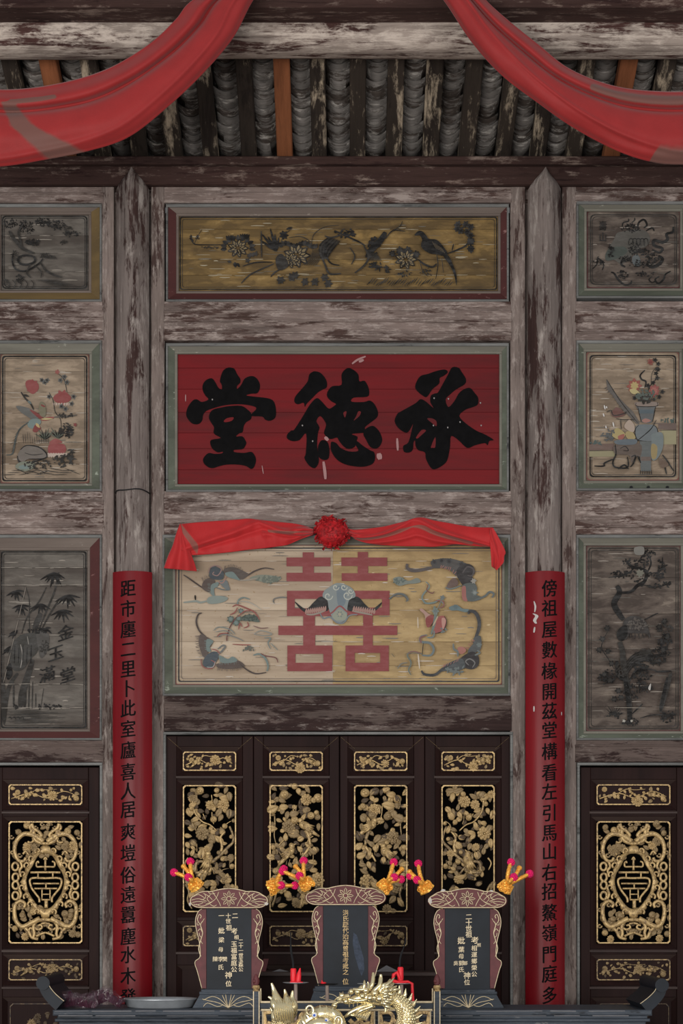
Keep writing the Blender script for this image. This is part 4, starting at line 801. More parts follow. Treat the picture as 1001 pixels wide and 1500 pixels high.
# ---- 9 lower right: bird by an old tree
root, p = panel('tall brown-grey panel with an ink crooked tree and hunched bird, green frame, lower right', (845, 783, 1011, 1084), (859, 799, 998, 1071), 'frame_green', 'frame_pale', 'board_brown', (846, 899, 950, 1001, 1035), rims=((0, 1.5, (104, 56, 52), 3), (3.5, 1.2, INK2, 4), (7, .8, INK2, 4)))
p.frame(850, 780, 5.0)
p.S([(270, 390), (290, 440), (250, 520), (290, 600), (320, 640)], 44, INK, .5); p.S([(290, 440), (370, 435), (420, 390), (470, 360), (490, 300), (460, 270), (380, 250), (340, 210)], 26, INK, .4); p.S([(490, 300), (520, 230), (510, 180)], 12, INK); p.S([(500, 300), (590, 280), (605, 180)], 9, INK); p.S([(400, 260), (330, 310), (210, 330)], 10, INK); p.S([(450, 380), (560, 400), (650, 375)], 8, INK)
for x, y, rx, ry, n in ((340, 215, 25, 20, 16), (500, 160, 50, 30, 34), (450, 220, 60, 30, 34), (600, 250, 30, 50, 34), (280, 305, 60, 22, 34), (370, 300, 40, 40, 24), (560, 320, 60, 30, 34), (640, 375, 40, 18, 20), (540, 395, 50, 12, 20), (440, 370, 40, 30, 20)): p.dots(x, y, rx, ry, n, 13, INK)
p.B([(320, 650), (360, 615), (430, 615), (480, 650), (500, 700), (515, 770), (480, 740), (420, 740), (370, 740), (340, 780), (290, 785), (268, 750), (280, 710), (310, 690)], (58, 52, 48)); p.B([(268, 750), (290, 700), (340, 680), (350, 740), (320, 790), (285, 790)], INK); p.dots(420, 670, 70, 40, 70, 12, (92, 82, 74)); p.fringe([(360, 740), (500, 740)], 40, 6, INK, 90, 24); p.S([(470, 640), (530, 610), (570, 590)], 9, INK)
p.S([(290, 800), (310, 870), (320, 960), (340, 1100), (360, 1250), (365, 1400)], 44, INK2, .6); p.S([(330, 1050), (350, 1200), (370, 1390)], 34, INK, .6); p.S([(270, 940), (280, 1040), (320, 1080)], 34, INK, .4)
for k in range(9): p.S([(340, 950+k*12), (400, 890+k*10), (500, 870+k*8), (540, 900+k*10)], 8, INK2 if k % 2 else INK)
for x, y, rx, ry, n in ((480, 880, 60, 20, 50), (440, 980, 60, 40, 60), (620, 700, 60, 40, 50), (620, 800, 50, 60, 60), (560, 930, 70, 40, 60), (200, 1060, 60, 50, 60), (450, 1060, 70, 50, 60), (290, 1010, 30, 50, 30), (600, 870, 60, 40, 40), (380, 1160, 60, 60, 40), (480, 1140, 60, 20, 40), (640, 1350, 50, 40, 40), (250, 1340, 60, 20, 20)): p.dots(x, y, rx, ry, n, 15, INK2 if n % 20 else INK)
p.S([(205, 720), (170, 790), (160, 850), (210, 930), (250, 1000)], 7, INK)
for x, y in ((200, 700), (165, 780), (140, 860), (205, 870), (230, 960), (180, 1040), (220, 1080), (280, 1160), (300, 1210), (250, 1220), (620, 650), (580, 690), (640, 760), (610, 860)): p.bloom(x, y, 26, INK, INK2, 6)
p.S([(550, 1020), (670, 1015)], 14, INK); p.B([(600, 1180), (640, 1060), (675, 1020), (660, 1120), (600, 1310), (580, 1280)], INK2); p.S([(640, 1060), (590, 1310)], 26, INK)
for k in range(9): p.leaf(250, 1340, random.uniform(50, 90), 7, -160+k*18, INK)
p.S([(440, 1360), (540, 1335), (660, 1340)], 8, INK); p.S([(380, 1330), (460, 1255)], 12, INK); p.S([(360, 1100), (420, 1000), (560, 1010)], 12, INK)
p.dots(365, 1385, 60, 24, 40, 14, INK)
for x, y, r in ((322, 1380, 14), (378, 1380, 12)): p.bloom(x, y, r, (170, 164, 150), None, 5)
p.B([(500, 1140), (520, 1105), (515, 1155)], (180, 174, 166)); p.S([(250, 1282), (480, 1285)], 4, (150, 138, 120)); p.bloom(440, 300, 32, (112, 108, 92), None, 7); p.B([(400, 110), (465, 105), (465, 160), (405, 160)], (118, 114, 104))
p.end('ink_painting', root)

# ================================================================ the two curved couplet boards
def couplet(cx, label, chars, ytop, ych, x_shift=0.0):
    out = 0.155; s = sc(out); hw = 29*s; R_ = 0.150; x0 = px2(cx, 0, out).x; yc = -out+R_
    zt = px2(0, ytop, out).z; zb = 0.35
    root = empty('couplet_board', (x0, -out, zb), label=label, cat='couplet board')
    th = math.asin(min(.97, hw/R_)); n = 22; mb = MB(); vs = []
    for z in (zb, zt):
        for rr in (R_, R_-0.016):
            for k in range(n+1):
                a = -th+2*th*k/n; vs.append((x0+rr*math.sin(a), yc-rr*math.cos(a), z))
    m = n+1; fs = []
    for k in range(n): fs += [(k, k+1, 2*m+k+1, 2*m+k), (m+k, 3*m+k, 3*m+k+1, m+k+1), (2*m+k, 2*m+k+1, 3*m+k+1, 3*m+k), (k, m+k, m+k+1, k+1)]
    fs += [(0, 2*m, 3*m, m), (n, m+n, 3*m+n, 2*m+n)]
    mb.add(vs, fs); ob('board', mb, 'couplet_red', root, 0.9)
    for ch, y in zip(chars, ych):
        g = MB(); v = px2(cx+x_shift, y, out); dx = v.x-x0
        glyph_mb(g, ch, v.x, v.z, 0.094, 0.105, 0, 0, 0.10, .018, bend=lambda lx: yc-math.sqrt(max(1e-6, (R_+0.0012)**2-(lx+dx)**2)))
        ob('character', g, 'black_ink', root)
    return root
LEFT = '距市廛二里卜此室廬喜人居爽塏俗遠囂塵水木發'
LY = [862, 892, 922, 951, 980, 1009, 1038, 1068, 1099, 1131, 1159, 1186, 1219, 1250, 1282, 1311, 1340, 1372, 1399, 1430, 1461]
couplet(192.5, 'curved dark red couplet board with black characters, left of the doors', LEFT, 836, LY, -5)
RIGHT = '傍祖屋數椽開茲堂構看左引馬山右招鰲嶺門庭多'
RY = [862, 891, 922, 952, 983, 1013, 1042, 1070, 1101, 1132, 1160, 1191, 1220, 1248, 1278, 1306, 1337, 1367, 1398, 1427, 1458]
rc = couplet(800.5, 'curved dark red couplet board with black characters, white scrape near its top, right', RIGHT, 836, RY, 5)
out = 0.155
for pts, wd in (([(783, 880), (785, 888), (784, 896)], 2.5), ([(782, 898), (787, 902), (784, 908), (786, 913)], 5), ([(784, 918), (783, 926)], 2.5), ([(783, 1034), (783, 1042)], 2), ([(824, 1042), (824, 1047)], 1.2)):
    g = MB(); P_ = catmull([(x, y, 0) for x, y in pts], 4); vs = []; m = len(P_)
    for i, q_ in enumerate(P_):
        w_ = wd*.5*(.4+.6*math.sin(PI*(i+.5)/m))
        for sgn in (-1, 1):
            v = px2(q_.x+sgn*w_, q_.y, out); x0 = px2(800.5, 0, out).x; vs.append((v.x, -out+.15-math.sqrt(max(1e-6, .1515**2-(v.x-x0)**2)), v.z))
    g.add(vs, [(2*i, 2*i+1, 2*i+3, 2*i+2) for i in range(m-1)]); ob('paint_scrape', g, 'bare_white', rc)

# ================================================================ carved doors
def leaf_proto(nv, tip=1.0, curl=0.25):
    """a carved leaf 1 m long before scaling: two domed halves either side of a sunk midrib, serrated edge"""
    mb = MB(); n = 9; vs = []; fs = []; V = (-1, -.62, -.2, 0, .2, .62, 1); H = (-.10, .13, .09, -.03, .09, .13, -.10)
    for i in range(n+1):
        u = i/n; w_ = 0.27*math.sin(PI*min(1, u**0.75))**0.75*(1+.14*(i % 2))+0.012
        for v, h in zip(V, H): vs.append((u, -(h*min(1, w_*5)+curl*math.sin(PI*u)*.6), v*w_))
    m = len(V)
    for i in range(n):
        for j in range(m-1): fs.append((i*m+j, i*m+j+1, (i+1)*m+j+1, (i+1)*m+j))
    mb.add(vs, fs); return mb
def gilt_leaf(mat): return proto('carved_leaf', leaf_proto(5), mat)
LEAF = {m: gilt_leaf(m) for m in ('old_gilt', 'dull_gilt', 'dark_gilt')}
def flower_proto(mat, seed):
    R = random.Random(seed); mb = MB()
    for ring, (r, n, h) in enumerate(((1.0, 10, 0.0), (0.74, 8, 0.18), (0.46, 6, 0.32))):
        for k in range(n):
            a = 2*PI*(k+ring*.5)/n+R.uniform(-.08, .08); c = Vector((math.cos(a)*r*.68, -h*1.9, math.sin(a)*r*.68))
            q = r*PI/n*.92; vs = []; m = 8
            d = Vector((math.cos(a), 0, math.sin(a))); t = Vector((-math.sin(a), 0, math.cos(a)))
            vs.append(c+d*r*.16+Vector((0, -0.30, 0)))
            for j in range(m):
                b = 2*PI*j/m; vs.append(c+d*math.cos(b)*r*.34+t*math.sin(b)*q+Vector((0, 0.12, 0)))
            mb.add(vs, [(0, 1+j, 1+(j+1) % m) for j in range(m)])
    mb.ball((0, -.75, 0), 0.17, 7, 5)
    return proto('carved_flower', mb, mat)
FLOWER = {m: flower_proto(m, i) for i, m in enumerate(('old_gilt', 'dull_gilt', 'dark_gilt'))}
_bud = MB(); _bud.ball((0, -.3, 0), 1.0, 9, 6, 1, .7, 1); _bud.ball((.25, -.9, .2), .42, 7, 5); _bud.ball((-.3, -.85, -.1), .36, 7, 5)
BUD = {'old_gilt': proto('carved_bud', _bud, 'old_gilt'), 'dull_gilt': proto('carved_bud', _bud, 'dull_gilt'), 'dark_gilt': proto('carved_bud', _bud, 'dark_gilt')}
def L3(parent, fr, x, y, l, a, out, mat='old_gilt', wd=1.0):
    s = sc(out)/fr[2]; v = px2(fr[0]+x/fr[2], fr[1]+y/fr[2], out)
    o = inst(LEAF[mat], parent, v, (0, math.radians(a), 0), (l*s, l*s*.7, l*s*wd)); o.rotation_euler = Euler((random.uniform(-.25, .25), math.radians(a), random.uniform(-.1, .3)), 'XYZ'); return o
def F3(parent, fr, x, y, r, out, mat='old_gilt', bud=False):
    s = sc(out)/fr[2]; v = px2(fr[0]+x/fr[2], fr[1]+y/fr[2], out)
    return inst((BUD if bud else FLOWER)[mat], parent, v, (random.uniform(-.3, .3), random.uniform(0, 3), random.uniform(-.3, .3)), (r*s, r*s*.75, r*s))
def branch(parent, fr, pts, w0, out, mat='old_gilt', mir=None, name='carved_branch', w1=None, flat=0.8, taper=0.55):
    P_ = catmull([(x, y, 0) for x, y in pts], 4); s = sc(out)/fr[2]
    if mir is not None: P_ = [Vector((2*mir-p.x, p.y, 0)) for p in P_]
    m = len(P_); mb = MB(); mb.tube([px2(fr[0]+p.x/fr[2], fr[1]+p.y/fr[2], out) for p in P_], [max(.0012, w0*.5*s*(1-(1-taper)*i/(m-1))) for i in range(m)], 7, flat)
    return ob(name, mb, mat, parent, True)
def bird(parent, fr, x, y, l, a, out, mat='old_gilt', flip=1):
    """carved bird: breast, head, beak, folded wing and tail as one carving"""
    s = sc(out)/fr[2]*l; v = px2(fr[0]+x/fr[2], fr[1]+y/fr[2], out); mb = MB()
    mb.ball((0, 0, 0), 0.30, 10, 7, 1.25, .7, .8); mb.ball((.34*flip, -.06, .18), 0.16, 8, 6); mb.tube([(.18*flip, 0, .06), (.32*flip, -.03, .16)], [.18, .13], 8)
    mb.tube([(.45*flip, -.08, .18), (.62*flip, -.08, .14)], [.06, .01], 6); mb.tube([(-.2*flip, 0, -.05), (-.6*flip, .02, -.22), (-1.0*flip, .04, -.3)], [.17, .12, .05], 7, .5)
    for k in range(4): mb.tube([(.1*flip, -.2, .12-.05*k), (-.25*flip, -.24, .10-.1*k), (-.55*flip, -.12, .16-.14*k)], [.05, .085, .02], 6)
    o = ob('carved_bird', mb, mat, parent, True)
    me = o.data
    M = Matrix.Rotation(math.radians(a), 4, 'Y') @ Matrix.Diagonal((s, s*.7, s, 1))
    for q in me.vertices: q.co = M @ (q.co+origin(parent))
    o.location = v-origin(parent); return o
def ring_frame(parent, x0, y0, x1, y1, out, wd, cut, mat='old_gilt', name='gilt_fillet', depth=.012):
    """thin gilt fillet with clipped corners"""
    O = [(x0+cut, y0), (x1-cut, y0), (x1, y0+cut), (x1, y1-cut), (x1-cut, y1), (x0+cut, y1), (x0, y1-cut), (x0, y0+cut)]
    cx, cy = (x0+x1)/2, (y0+y1)/2; fx = 1-2*wd/(x1-x0); fy = 1-2*wd/(y1-y0)
    I = [(cx+(x-cx)*fx, cy+(y-cy)*fy) for x, y in O]; vs = []
    for (x, y), (u, v) in zip(O, I):
        a = px2(x, y, out); b = px2(u, v, out); vs += [a, b, Vector((a.x, a.y+depth, a.z)), Vector((b.x, b.y+depth, b.z))]
    fs = []
    for k in range(8):
        i, j = k*4, ((k+1) % 8)*4; fs += [(i, j, j+1, i+1), (i+2, i+3, j+3, j+2), (i, i+2, j+2, j), (i+1, j+1, j+3, i+3)]
    return ob(name, MB().add(vs, fs), mat, parent)
def leaf_frame(name, label, x0, x1, ytop, cells, cellx, bars):
    """one door leaf: stiles, rails between the cells, raised mouldings"""
    o_ = -0.02; ybot = 1722; root = empty(name, px2((x0+x1)/2, 1725, o_), label=label, kind='structure')
    u0, u1 = cellx
    for a, b in ((x0, u0-9), (u1+9, x1)):
        mb = MB(); wbox(mb, a+.4, ytop+1, b, ybot, o_, o_-.045, .003); ob('stile', mb, 'door_wood', root)
    ys = [ytop+1]+[v for c in cells for v in c]+[ybot]
    for i in range(0, len(ys), 2):
        mb = MB(); a, b = ys[i], ys[i+1]
        a_ = a if i == 0 else a+7; b_ = b if i == len(ys)-2 else b-7
        wbox(mb, u0-9, a_, u1+9, b_, o_-.002, o_-.04, .003); ob('rail', mb, 'door_wood', root)
    for yb in bars:
        mb = MB(); wbox(mb, u0-11, yb-1.6, u1+11, yb+2.2, o_+.008, o_-.01, .004); ob('moulding', mb, 'door_moulding_wood', root)
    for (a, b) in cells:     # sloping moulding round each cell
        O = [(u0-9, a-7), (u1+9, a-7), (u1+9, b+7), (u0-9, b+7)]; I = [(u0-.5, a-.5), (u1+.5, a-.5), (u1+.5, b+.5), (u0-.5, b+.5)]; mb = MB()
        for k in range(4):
            j = (k+1) % 4; mb.mat('door_moulding_wood' if k == 0 else 'door_wood')  # top slope in a paler wood tone, imitating light from below
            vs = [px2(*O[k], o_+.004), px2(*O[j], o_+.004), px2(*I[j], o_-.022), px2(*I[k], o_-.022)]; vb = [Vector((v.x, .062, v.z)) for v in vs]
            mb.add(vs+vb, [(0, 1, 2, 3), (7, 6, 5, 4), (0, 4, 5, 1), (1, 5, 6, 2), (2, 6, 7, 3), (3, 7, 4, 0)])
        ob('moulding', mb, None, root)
    return root, o_
def back_panel(root, x0, y0, x1, y1, out, mat='door_wood'):
    mb = MB(); wbox(mb, x0-1, y0-1, x1+1, y1+1, out, out-.015); return ob('field_panel', mb, mat, root)
def small_relief(root, x0, y0, x1, y1, out, mat, seed, dens=1.0):
    """carved spray of blossom, leaves and a bird on a closed panel; gathered under the panel as sub-parts"""
    R = random.Random(seed); bp = back_panel(root, x0, y0, x1, y1, out-.016); fr = (0, 0, 1); ring_frame(bp, x0, y0, x1, y1, out-.003, 1.5, 2.6, mat)
    w_, h_ = x1-x0, y1-y0; cx = x0+w_*.52; cy = (y0+y1)/2+1
    m2 = 'dull_gilt' if mat == 'old_gilt' else 'dark_gilt'
    branch(bp, fr, [(x0+4, cy+5), (x0+w_*.3, cy-3), (cx, cy+4), (x0+w_*.75, cy-6), (x1-6, cy+2)], 2.0, out-.006, mat); branch(bp, fr, [(x0+w_*.28, cy-2), (x0+w_*.4, cy-9), (cx, cy-8), (x0+w_*.66, cy-9)], 1.5, out-.006, mat)
    F3(bp, fr, cx, cy+2, 8.0, out-.004, mat); F3(bp, fr, x0+9, cy-5, 4.2, out-.005, mat); F3(bp, fr, x1-12, cy+1, 4.6, out-.005, mat, True)
    bird(bp, fr, x0+w_*(.27 if seed % 2 else .74), cy-1, 14, R.uniform(-30, 10), out-.004, mat, 1 if seed % 2 else -1)
    for k in range(int(17*dens)):
        x = x0+5+(w_-10)*(k+R.random())/(17*dens); y = cy+R.uniform(-h_*.33, h_*.33); L3(bp, fr, x, y, R.uniform(4.5, 8), R.uniform(0, 360), out-.007, mat if R.random() < .7 else m2, R.uniform(.8, 1.3))
    for k in range(int(6*dens)): F3(bp, fr, x0+5+(w_-10)*R.random(), cy+R.uniform(-h_*.33, h_*.33), R.uniform(1.6, 2.6), out-.006, mat, True)
def mirror_items(items, w_): return items
# lattice 'A' traced at 9.1x from (255,1130); lattice 'B' from (385,1130)
LA = dict(
 F=[(570,455,76,0),(300,890,84,0),(298,280,50,1),(540,270,34,1),(200,300,50,0),(430,430,60,0),(650,700,34,1),(770,665,26,1),(760,1300,34,1),(575,1060,26,1),(745,890,26,1),(640,1420,60,0),(220,465,30,1),(620,1180,34,1),(740,1110,50,0),(400,1010,46,0),(480,640,42,1),(640,1640,120,0),(350,1700,70,0),(500,1760,60,0)],
 L=[(250,300,110,150),(240,330,90,200),(330,300,100,20),(360,300,110,-30),(190,370,70,90),(600,220,130,20),(680,300,120,-5),(700,340,110,80),(660,240,90,110),(560,480,80,-100),(270,480,100,-25),(350,560,80,10),(270,600,90,160),(160,560,110,70),(220,540,80,110),(170,720,90,160),(210,740,90,60),(320,700,90,-70),(330,720,80,-20),(400,780,110,-20),(420,850,90,50),(460,820,70,-10),(530,840,90,10),(600,830,70,-60),(640,560,120,-60),(690,560,110,95),(740,540,100,50),(790,560,100,-90),(590,600,90,120),(680,780,100,-110),(180,890,90,170),(190,960,110,95),(240,980,90,50),(150,1000,80,120),(210,1060,90,-100),(280,1090,90,-70),(330,1130,70,60),(500,1040,140,-50),(560,940,130,-40),(480,900,110,60),(430,1100,130,-80),(720,1060,80,-90),(760,1120,80,-10),(690,1120,80,190),(720,1160,90,95),(600,1260,90,-90),(640,1270,70,-30),(690,1260,60,-60),(570,1310,80,170),(740,1400,70,-80),(700,1420,90,30),(420,1450,110,160),(520,1440,120,200),(160,1500,120,60),(190,1650,110,100),(240,1780,110,20),(700,1560,110,50),(760,1700,110,100),(560,1560,110,-60),(480,1680,110,150),(300,1580,110,-40)],
 B=[([(245,370),(255,480),(290,570),(380,670),(480,710),(570,790)],30),([(500,310),(510,400)],16),([(505,540),(510,640),(530,700)],16),([(385,560),(420,640)],14),([(295,790),(270,740),(215,720)],18),([(305,1070),(305,960)],14),([(680,760),(700,700),(760,660)],18),([(640,1350),(650,1310),(730,1290)],16),([(740,1250),(745,1180)],14),([(500,1210),(600,1130),(720,1010),(790,930),(780,830),(740,730)],50),([(330,1400),(380,1320),(470,1330),(480,1260),(400,1160),(410,1080)],64),([(280,1340),(300,1220),(380,1200),(470,1250),(560,1360)],50),([(280,1350),(400,1340),(480,1300)],46),([(360,1450),(380,1380),(460,1340)],44),([(190,1150),(145,1220),(180,1310)],26),([(150,1500),(200,1600),(180,1720),(240,1830)],34),([(500,1820),(520,1740),(600,1700)],30),([(620,1080),(640,1000),(620,880),(680,800)],46)],
 birds=[(450,1190,250,-60,0)])
LB = dict(
 F=[(570,430,74,0),(340,815,86,0),(720,310,56,1),(260,320,52,1),(430,230,40,1),(400,640,48,1),(620,580,46,1),(145,975,34,1),(400,950,30,1),(705,420,36,1),(720,580,40,1),(740,515,34,1),(680,1400,100,0),(600,1140,30,1),(170,1110,30,1),(700,1040,36,1),(145,1340,40,1),(250,1620,90,0),(560,1640,80,0),(420,1780,60,0)],
 L=[(120,240,110,40),(200,340,90,-60),(310,260,110,0),(390,210,90,20),(560,220,120,25),(600,260,90,60),(470,270,80,80),(340,380,150,-10),(150,430,80,180),(110,430,80,10),(230,410,100,-10),(280,420,90,20),(190,560,140,-25),(320,520,110,-10),(120,540,80,80),(110,600,90,10),(320,580,100,100),(460,610,110,-12),(580,560,90,40),(600,620,90,-60),(660,600,90,-50),(300,650,60,60),(240,680,80,20),(140,720,60,40),(120,820,140,0),(690,830,130,-60),(740,740,90,90),(700,890,90,20),(430,890,150,15),(540,870,120,50),(560,930,90,-30),(410,830,90,0),(190,1000,70,60),(160,1020,90,-40),(710,1030,110,-40),(640,1010,90,20),(630,1090,70,80),(560,1040,90,110),(700,1170,110,-15),(700,1060,80,60),(120,1190,120,10),(180,1080,80,80),(200,1180,90,40),(600,1240,110,60),(660,1300,110,-30),(640,1260,90,110),(700,1280,90,10),(450,1180,80,90),(200,1300,110,110),(150,1340,70,0),(120,1500,110,60),(220,1460,110,-20),(400,1440,120,40),(520,1480,110,-40),(720,1560,110,80),(640,1680,120,30),(160,1720,120,-60),(330,1680,110,50),(480,1640,110,120),(300,1820,110,-10)],
 B=[([(200,370),(195,450),(215,500)],18),([(185,590),(190,720),(180,850),(200,950)],22),([(430,450),(440,560),(450,600)],16),([(480,450),(465,560),(520,510)],16),([(450,600),(440,650),(500,710)],18),([(310,910),(260,960),(240,990)],16),([(240,1060),(290,1140)],20),([(600,780),(640,860),(660,980)],60),([(700,860),(640,900),(620,960)],16),([(700,1070),(700,1250)],14),([(660,1000),(600,1080),(560,1130),(520,1200)],46),([(540,980),(530,1120)],14),([(150,1800),(200,1640),(180,1500),(240,1380)],36),([(520,1820),(560,1660),(500,1540),(560,1420)],44),([(340,1240),(350,1180)],10),([(380,1220),(390,1170)],10)],
 birds=[(590,720,230,20,1),(380,1070,230,-35,0)])
def openwork(root, data, x0, y0, x1, y1, out, mirrored=False, swap_birds=False):
    """pierced carving between x0..x1; data in 9.1x units measured from the lattice's own left edge 118 and top 180"""
    hold = empty('lattice_panel', Vector((0, 0, 0)), ); hold.parent = root
    k = 9.1; W = 690.0; fr = (x0, y0-180/k, k)
    def X(x): x = x-118; return (W-x) if mirrored else x
    ring_frame(hold, x0, y0, x1, y1, out, 1.7, 3.0)
    def inside(x, l, a):
        e = x+l*math.cos(math.radians(a)); return a if 22 < e < 668 else 180-a
    for (x, y, r, b) in data['F']: r *= 1.12; F3(hold, fr, min(690-r*.92, max(r*.92, X(x))), y, r, out-random.uniform(.004, .02), random.choice(('old_gilt', 'old_gilt', 'dull_gilt')), bool(b))
    for (x, y, l, a) in data['L']:
        xx = min(668, max(22, X(x))); L3(hold, fr, xx, y, l*1.2, inside(xx, l*1.2, (180-a) if mirrored else a), out-random.uniform(.006, .034), random.choice(('old_gilt', 'old_gilt', 'dull_gilt', 'dull_gilt', 'dark_gilt')), random.uniform(.85, 1.25))
    for pts, w_ in data['B']: branch(hold, fr, [(X(x), y) for x, y in pts], w_, out-random.uniform(.012, .026), random.choice(('old_gilt', 'dull_gilt')))
    for (x, y, l, a, f) in data['birds']:
        fl_ = -1 if f else 1
        if mirrored: fl_ = -fl_; a = -a
        bird(hold, fr, X(x), y, l, a, out-.01, 'old_gilt', fl_)
    for _ in range(48): L3(hold, fr, random.uniform(110, 580), random.uniform(280, 1790), random.uniform(75, 115), random.uniform(0, 360), out-random.uniform(.022, .032), random.choice(('old_gilt', 'dull_gilt')), random.uniform(.9, 1.3))
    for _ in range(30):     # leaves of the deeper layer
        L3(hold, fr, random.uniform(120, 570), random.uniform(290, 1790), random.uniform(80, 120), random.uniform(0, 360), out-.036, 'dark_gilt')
    return hold
CELLS = [(1101, 1129), (1150, 1336), (1356, 1386), (1421, 1700)]
DOORS = [(243, 371, 268, 346, LA, False), (371.5, 497, 395, 473, LB, False), (498, 622, 519, 597, LB, True), (622.5, 748, 647, 725, LA, True)]
PLACE = ['leftmost of the four', 'second from the left of the four', 'second from the right of the four', 'rightmost of the four']
for i, (x0, x1, u0, u1, data, mir) in enumerate(DOORS):
    root, o_ = leaf_frame('door_%d' % (i+1), 'dark wooden door leaf with gilt openwork blossom carving, %s centre leaves' % PLACE[i], x0, x1, 1077, CELLS, (u0, u1), (1138, 1396))
    small_relief(root, u0, 1101, u1, 1129, o_-.002, 'old_gilt', i+1, 1.5); openwork(root, data, u0, 1150, u1, 1336, o_-.002, mir)
    small_relief(root, u0, 1356, u1, 1386, o_-.004, 'dull_gilt', i+11, 1.3)
    bp = back_panel(root, u0, 1421, u1, 1700, o_-.016)
    mb = MB()
    for (a, b) in ((x0+2, x0+22), (x1-22, x1-2)):      # mitre scratches at the top corners
        mb.tube([px2(a, 1080 if a < x0+5 else 1097, o_+.0008), px2(b, 1097 if a < x0+5 else 1080, o_+.0008)], .0006, 4)
    ob('scribed_line', mb, 'dull_gilt', root)
# ---- the two side leaves with a longevity medallion
SF = (0, 1190, 7.146)
def shou_leaf(idx, label, cx, x0, x1, u0, u1, dy):
    cells = [(1149+dy, 1179+dy), (1203, 1382), (1405, 1436), (1468, 1700)]
    root, o_ = leaf_frame('door_%d' % idx, label, x0, x1, 1123, cells, (u0, u1), (1190, 1393, 1447))
    out = o_-.004; fr = ((cx-66.5), SF[1]+1, SF[2])
    small_relief(root, u0, cells[0][0], u1, cells[0][1], out, 'old_gilt', idx+4, 1.7); small_relief(root, u0, 1405, u1, 1436, out, 'dull_gilt', idx+8, 2.2)
    bp = back_panel(root, u0, 1468, u1, 1700, o_-.016); ring_frame(bp, u0+2, 1470, u1-2, 1698, o_-.012, 1, 4, 'dark_gilt')
    for k in range(9): L3(bp, (0, 0, 1), u0+24+random.uniform(0, 50), 1478+random.uniform(0, 40), 9, random.uniform(0, 360), o_-.012, 'dark_gilt')
    F3(bp, (0, 0, 1), u0+40, 1484, 6, o_-.012, 'dark_gilt'); F3(bp, (0, 0, 1), u0+26, 1502, 8, o_-.012, 'dull_gilt')
    hold = empty('lattice_panel', Vector((0, 0, 0))); hold.parent = root
    ring_frame(hold, u0, 1203, u1, 1382, out, 1.7, 3.0)
    C = 475.0
    # medallion band: outer / inner half outlines
    outer = [(0,335),(45,345),(62,385),(95,378),(105,425),(140,440),(150,485),(182,500),(186,550),(215,570),(214,620),(242,640),(240,690),(268,722),(240,760),(244,800),(214,820),(214,870),(182,885),(180,940),(142,955),(138,1005),(100,1015),(90,1060),(50,1060),(40,1095),(0,1104)]
    inner = [(0,425),(35,428),(70,445),(100,490),(125,545),(160,600),(185,650),(195,705),(190,760),(175,820),(150,870),(115,920),(80,965),(40,995),(0,1003)]
    oc = catmull([(x, y, 0) for x, y in outer], 4); ic_ = catmull([(x, y, 0) for x, y in inner], 5)
    N = 44
    def samp(c, t): f = t*(len(c)-1); i = int(min(f, len(c)-2)); return c[i].lerp(c[i+1], f-i)
    O = [samp(oc, k/N) for k in range(N+1)]; I = [samp(ic_, k/N) for k in range(N+1)]
    O = O+[Vector((-p.x, p.y, 0)) for p in O[-2:0:-1]]; I = I+[Vector((-p.x, p.y, 0)) for p in I[-2:0:-1]]
    mb = MB(); vs = []; prof = ((0, -.014), (.12, 0), (.5, .006), (.88, 0), (1, -.014)); m = len(O)
    for a, b in zip(O, I):
        for t, h in prof: q = a.lerp(b, t); vs.append(px2(fr[0]+(C+q.x)/fr[2], fr[1]+q.y/fr[2], out-.006+h))
        q = a.lerp(b, .5); vs.append(px2(fr[0]+(C+q.x)/fr[2], fr[1]+q.y/fr[2], out-.03))
    for i in range(m):
        for j in range(6): fs_ = (i*6+j, i*6+(j+1) % 6, ((i+1) % m)*6+(j+1) % 6, ((i+1) % m)*6+j); mb.f.append(list(fs_)); mb.mi.append(0)
    mb.v = vs; ob('medallion_ring', mb, 'old_gilt', hold, 0.9)
    def both(pts, w_, o2=out-.006, mat='old_gilt', nm='scroll', taper=.8):
        w_ = w_*1.35 if nm != 'curl' else w_
        branch(hold, fr, pts, w_, o2, mat, None, nm, taper=taper); branch(hold, fr, pts, w_, o2, mat, C, nm, taper=taper)
    def curl(x, y, r, sgn, w_=14, o2=out+.001):
        both([(x+sgn*r*(1-.075*k)*math.cos(k*.62+2.2), y+r*(1-.075*k)*math.sin(k*.62+2.2)) for k in range(10)], w_, o2, 'old_gilt', 'curl', .7)
    for (x, y) in ((403,395),(340,475),(290,545),(250,640),(240,780),(285,870),(330,950),(400,1030)): curl(x-8, y, 33, 1, 24)
    # the character
    Sx = lambda pts, w_=20: branch(hold, fr, pts, w_, out-.008, 'old_gilt', None, 'character_bar', taper=1.0)
    Sx([(475,470),(475,600)], 24); Sx([(460,490),(475,465),(490,490)], 22); Sx([(380,520),(385,560),(430,562),(520,562),(568,560),(572,520),(545,505)]); Sx([(320,622),(475,620),(632,622)], 24); Sx([(398,622),(398,672)], 18); Sx([(553,622),(553,672)], 18); Sx([(405,525),(400,505),(380,520)], 16)
    Sx([(412,935),(408,890),(370,840),(330,780),(312,710),(345,680),(475,682),(610,680),(645,710),(628,780),(580,840),(545,890),(545,935)], 24)
    Sx([(345,738),(475,738),(620,738)]); Sx([(360,790),(475,790),(600,790)]); Sx([(482,738),(482,790)], 18); Sx([(440,800),(440,905)], 16); Sx([(524,800),(524,905)], 16); Sx([(440,850),(524,850)], 14); Sx([(435,907),(530,907)], 18); Sx([(483,915),(483,995)], 40)
    # scrollwork, left half mirrored
    both([(455,300),(385,250),(330,225),(250,220),(180,280),(152,370),(165,450),(200,500),(250,500),(268,465)], 46, taper=.5)
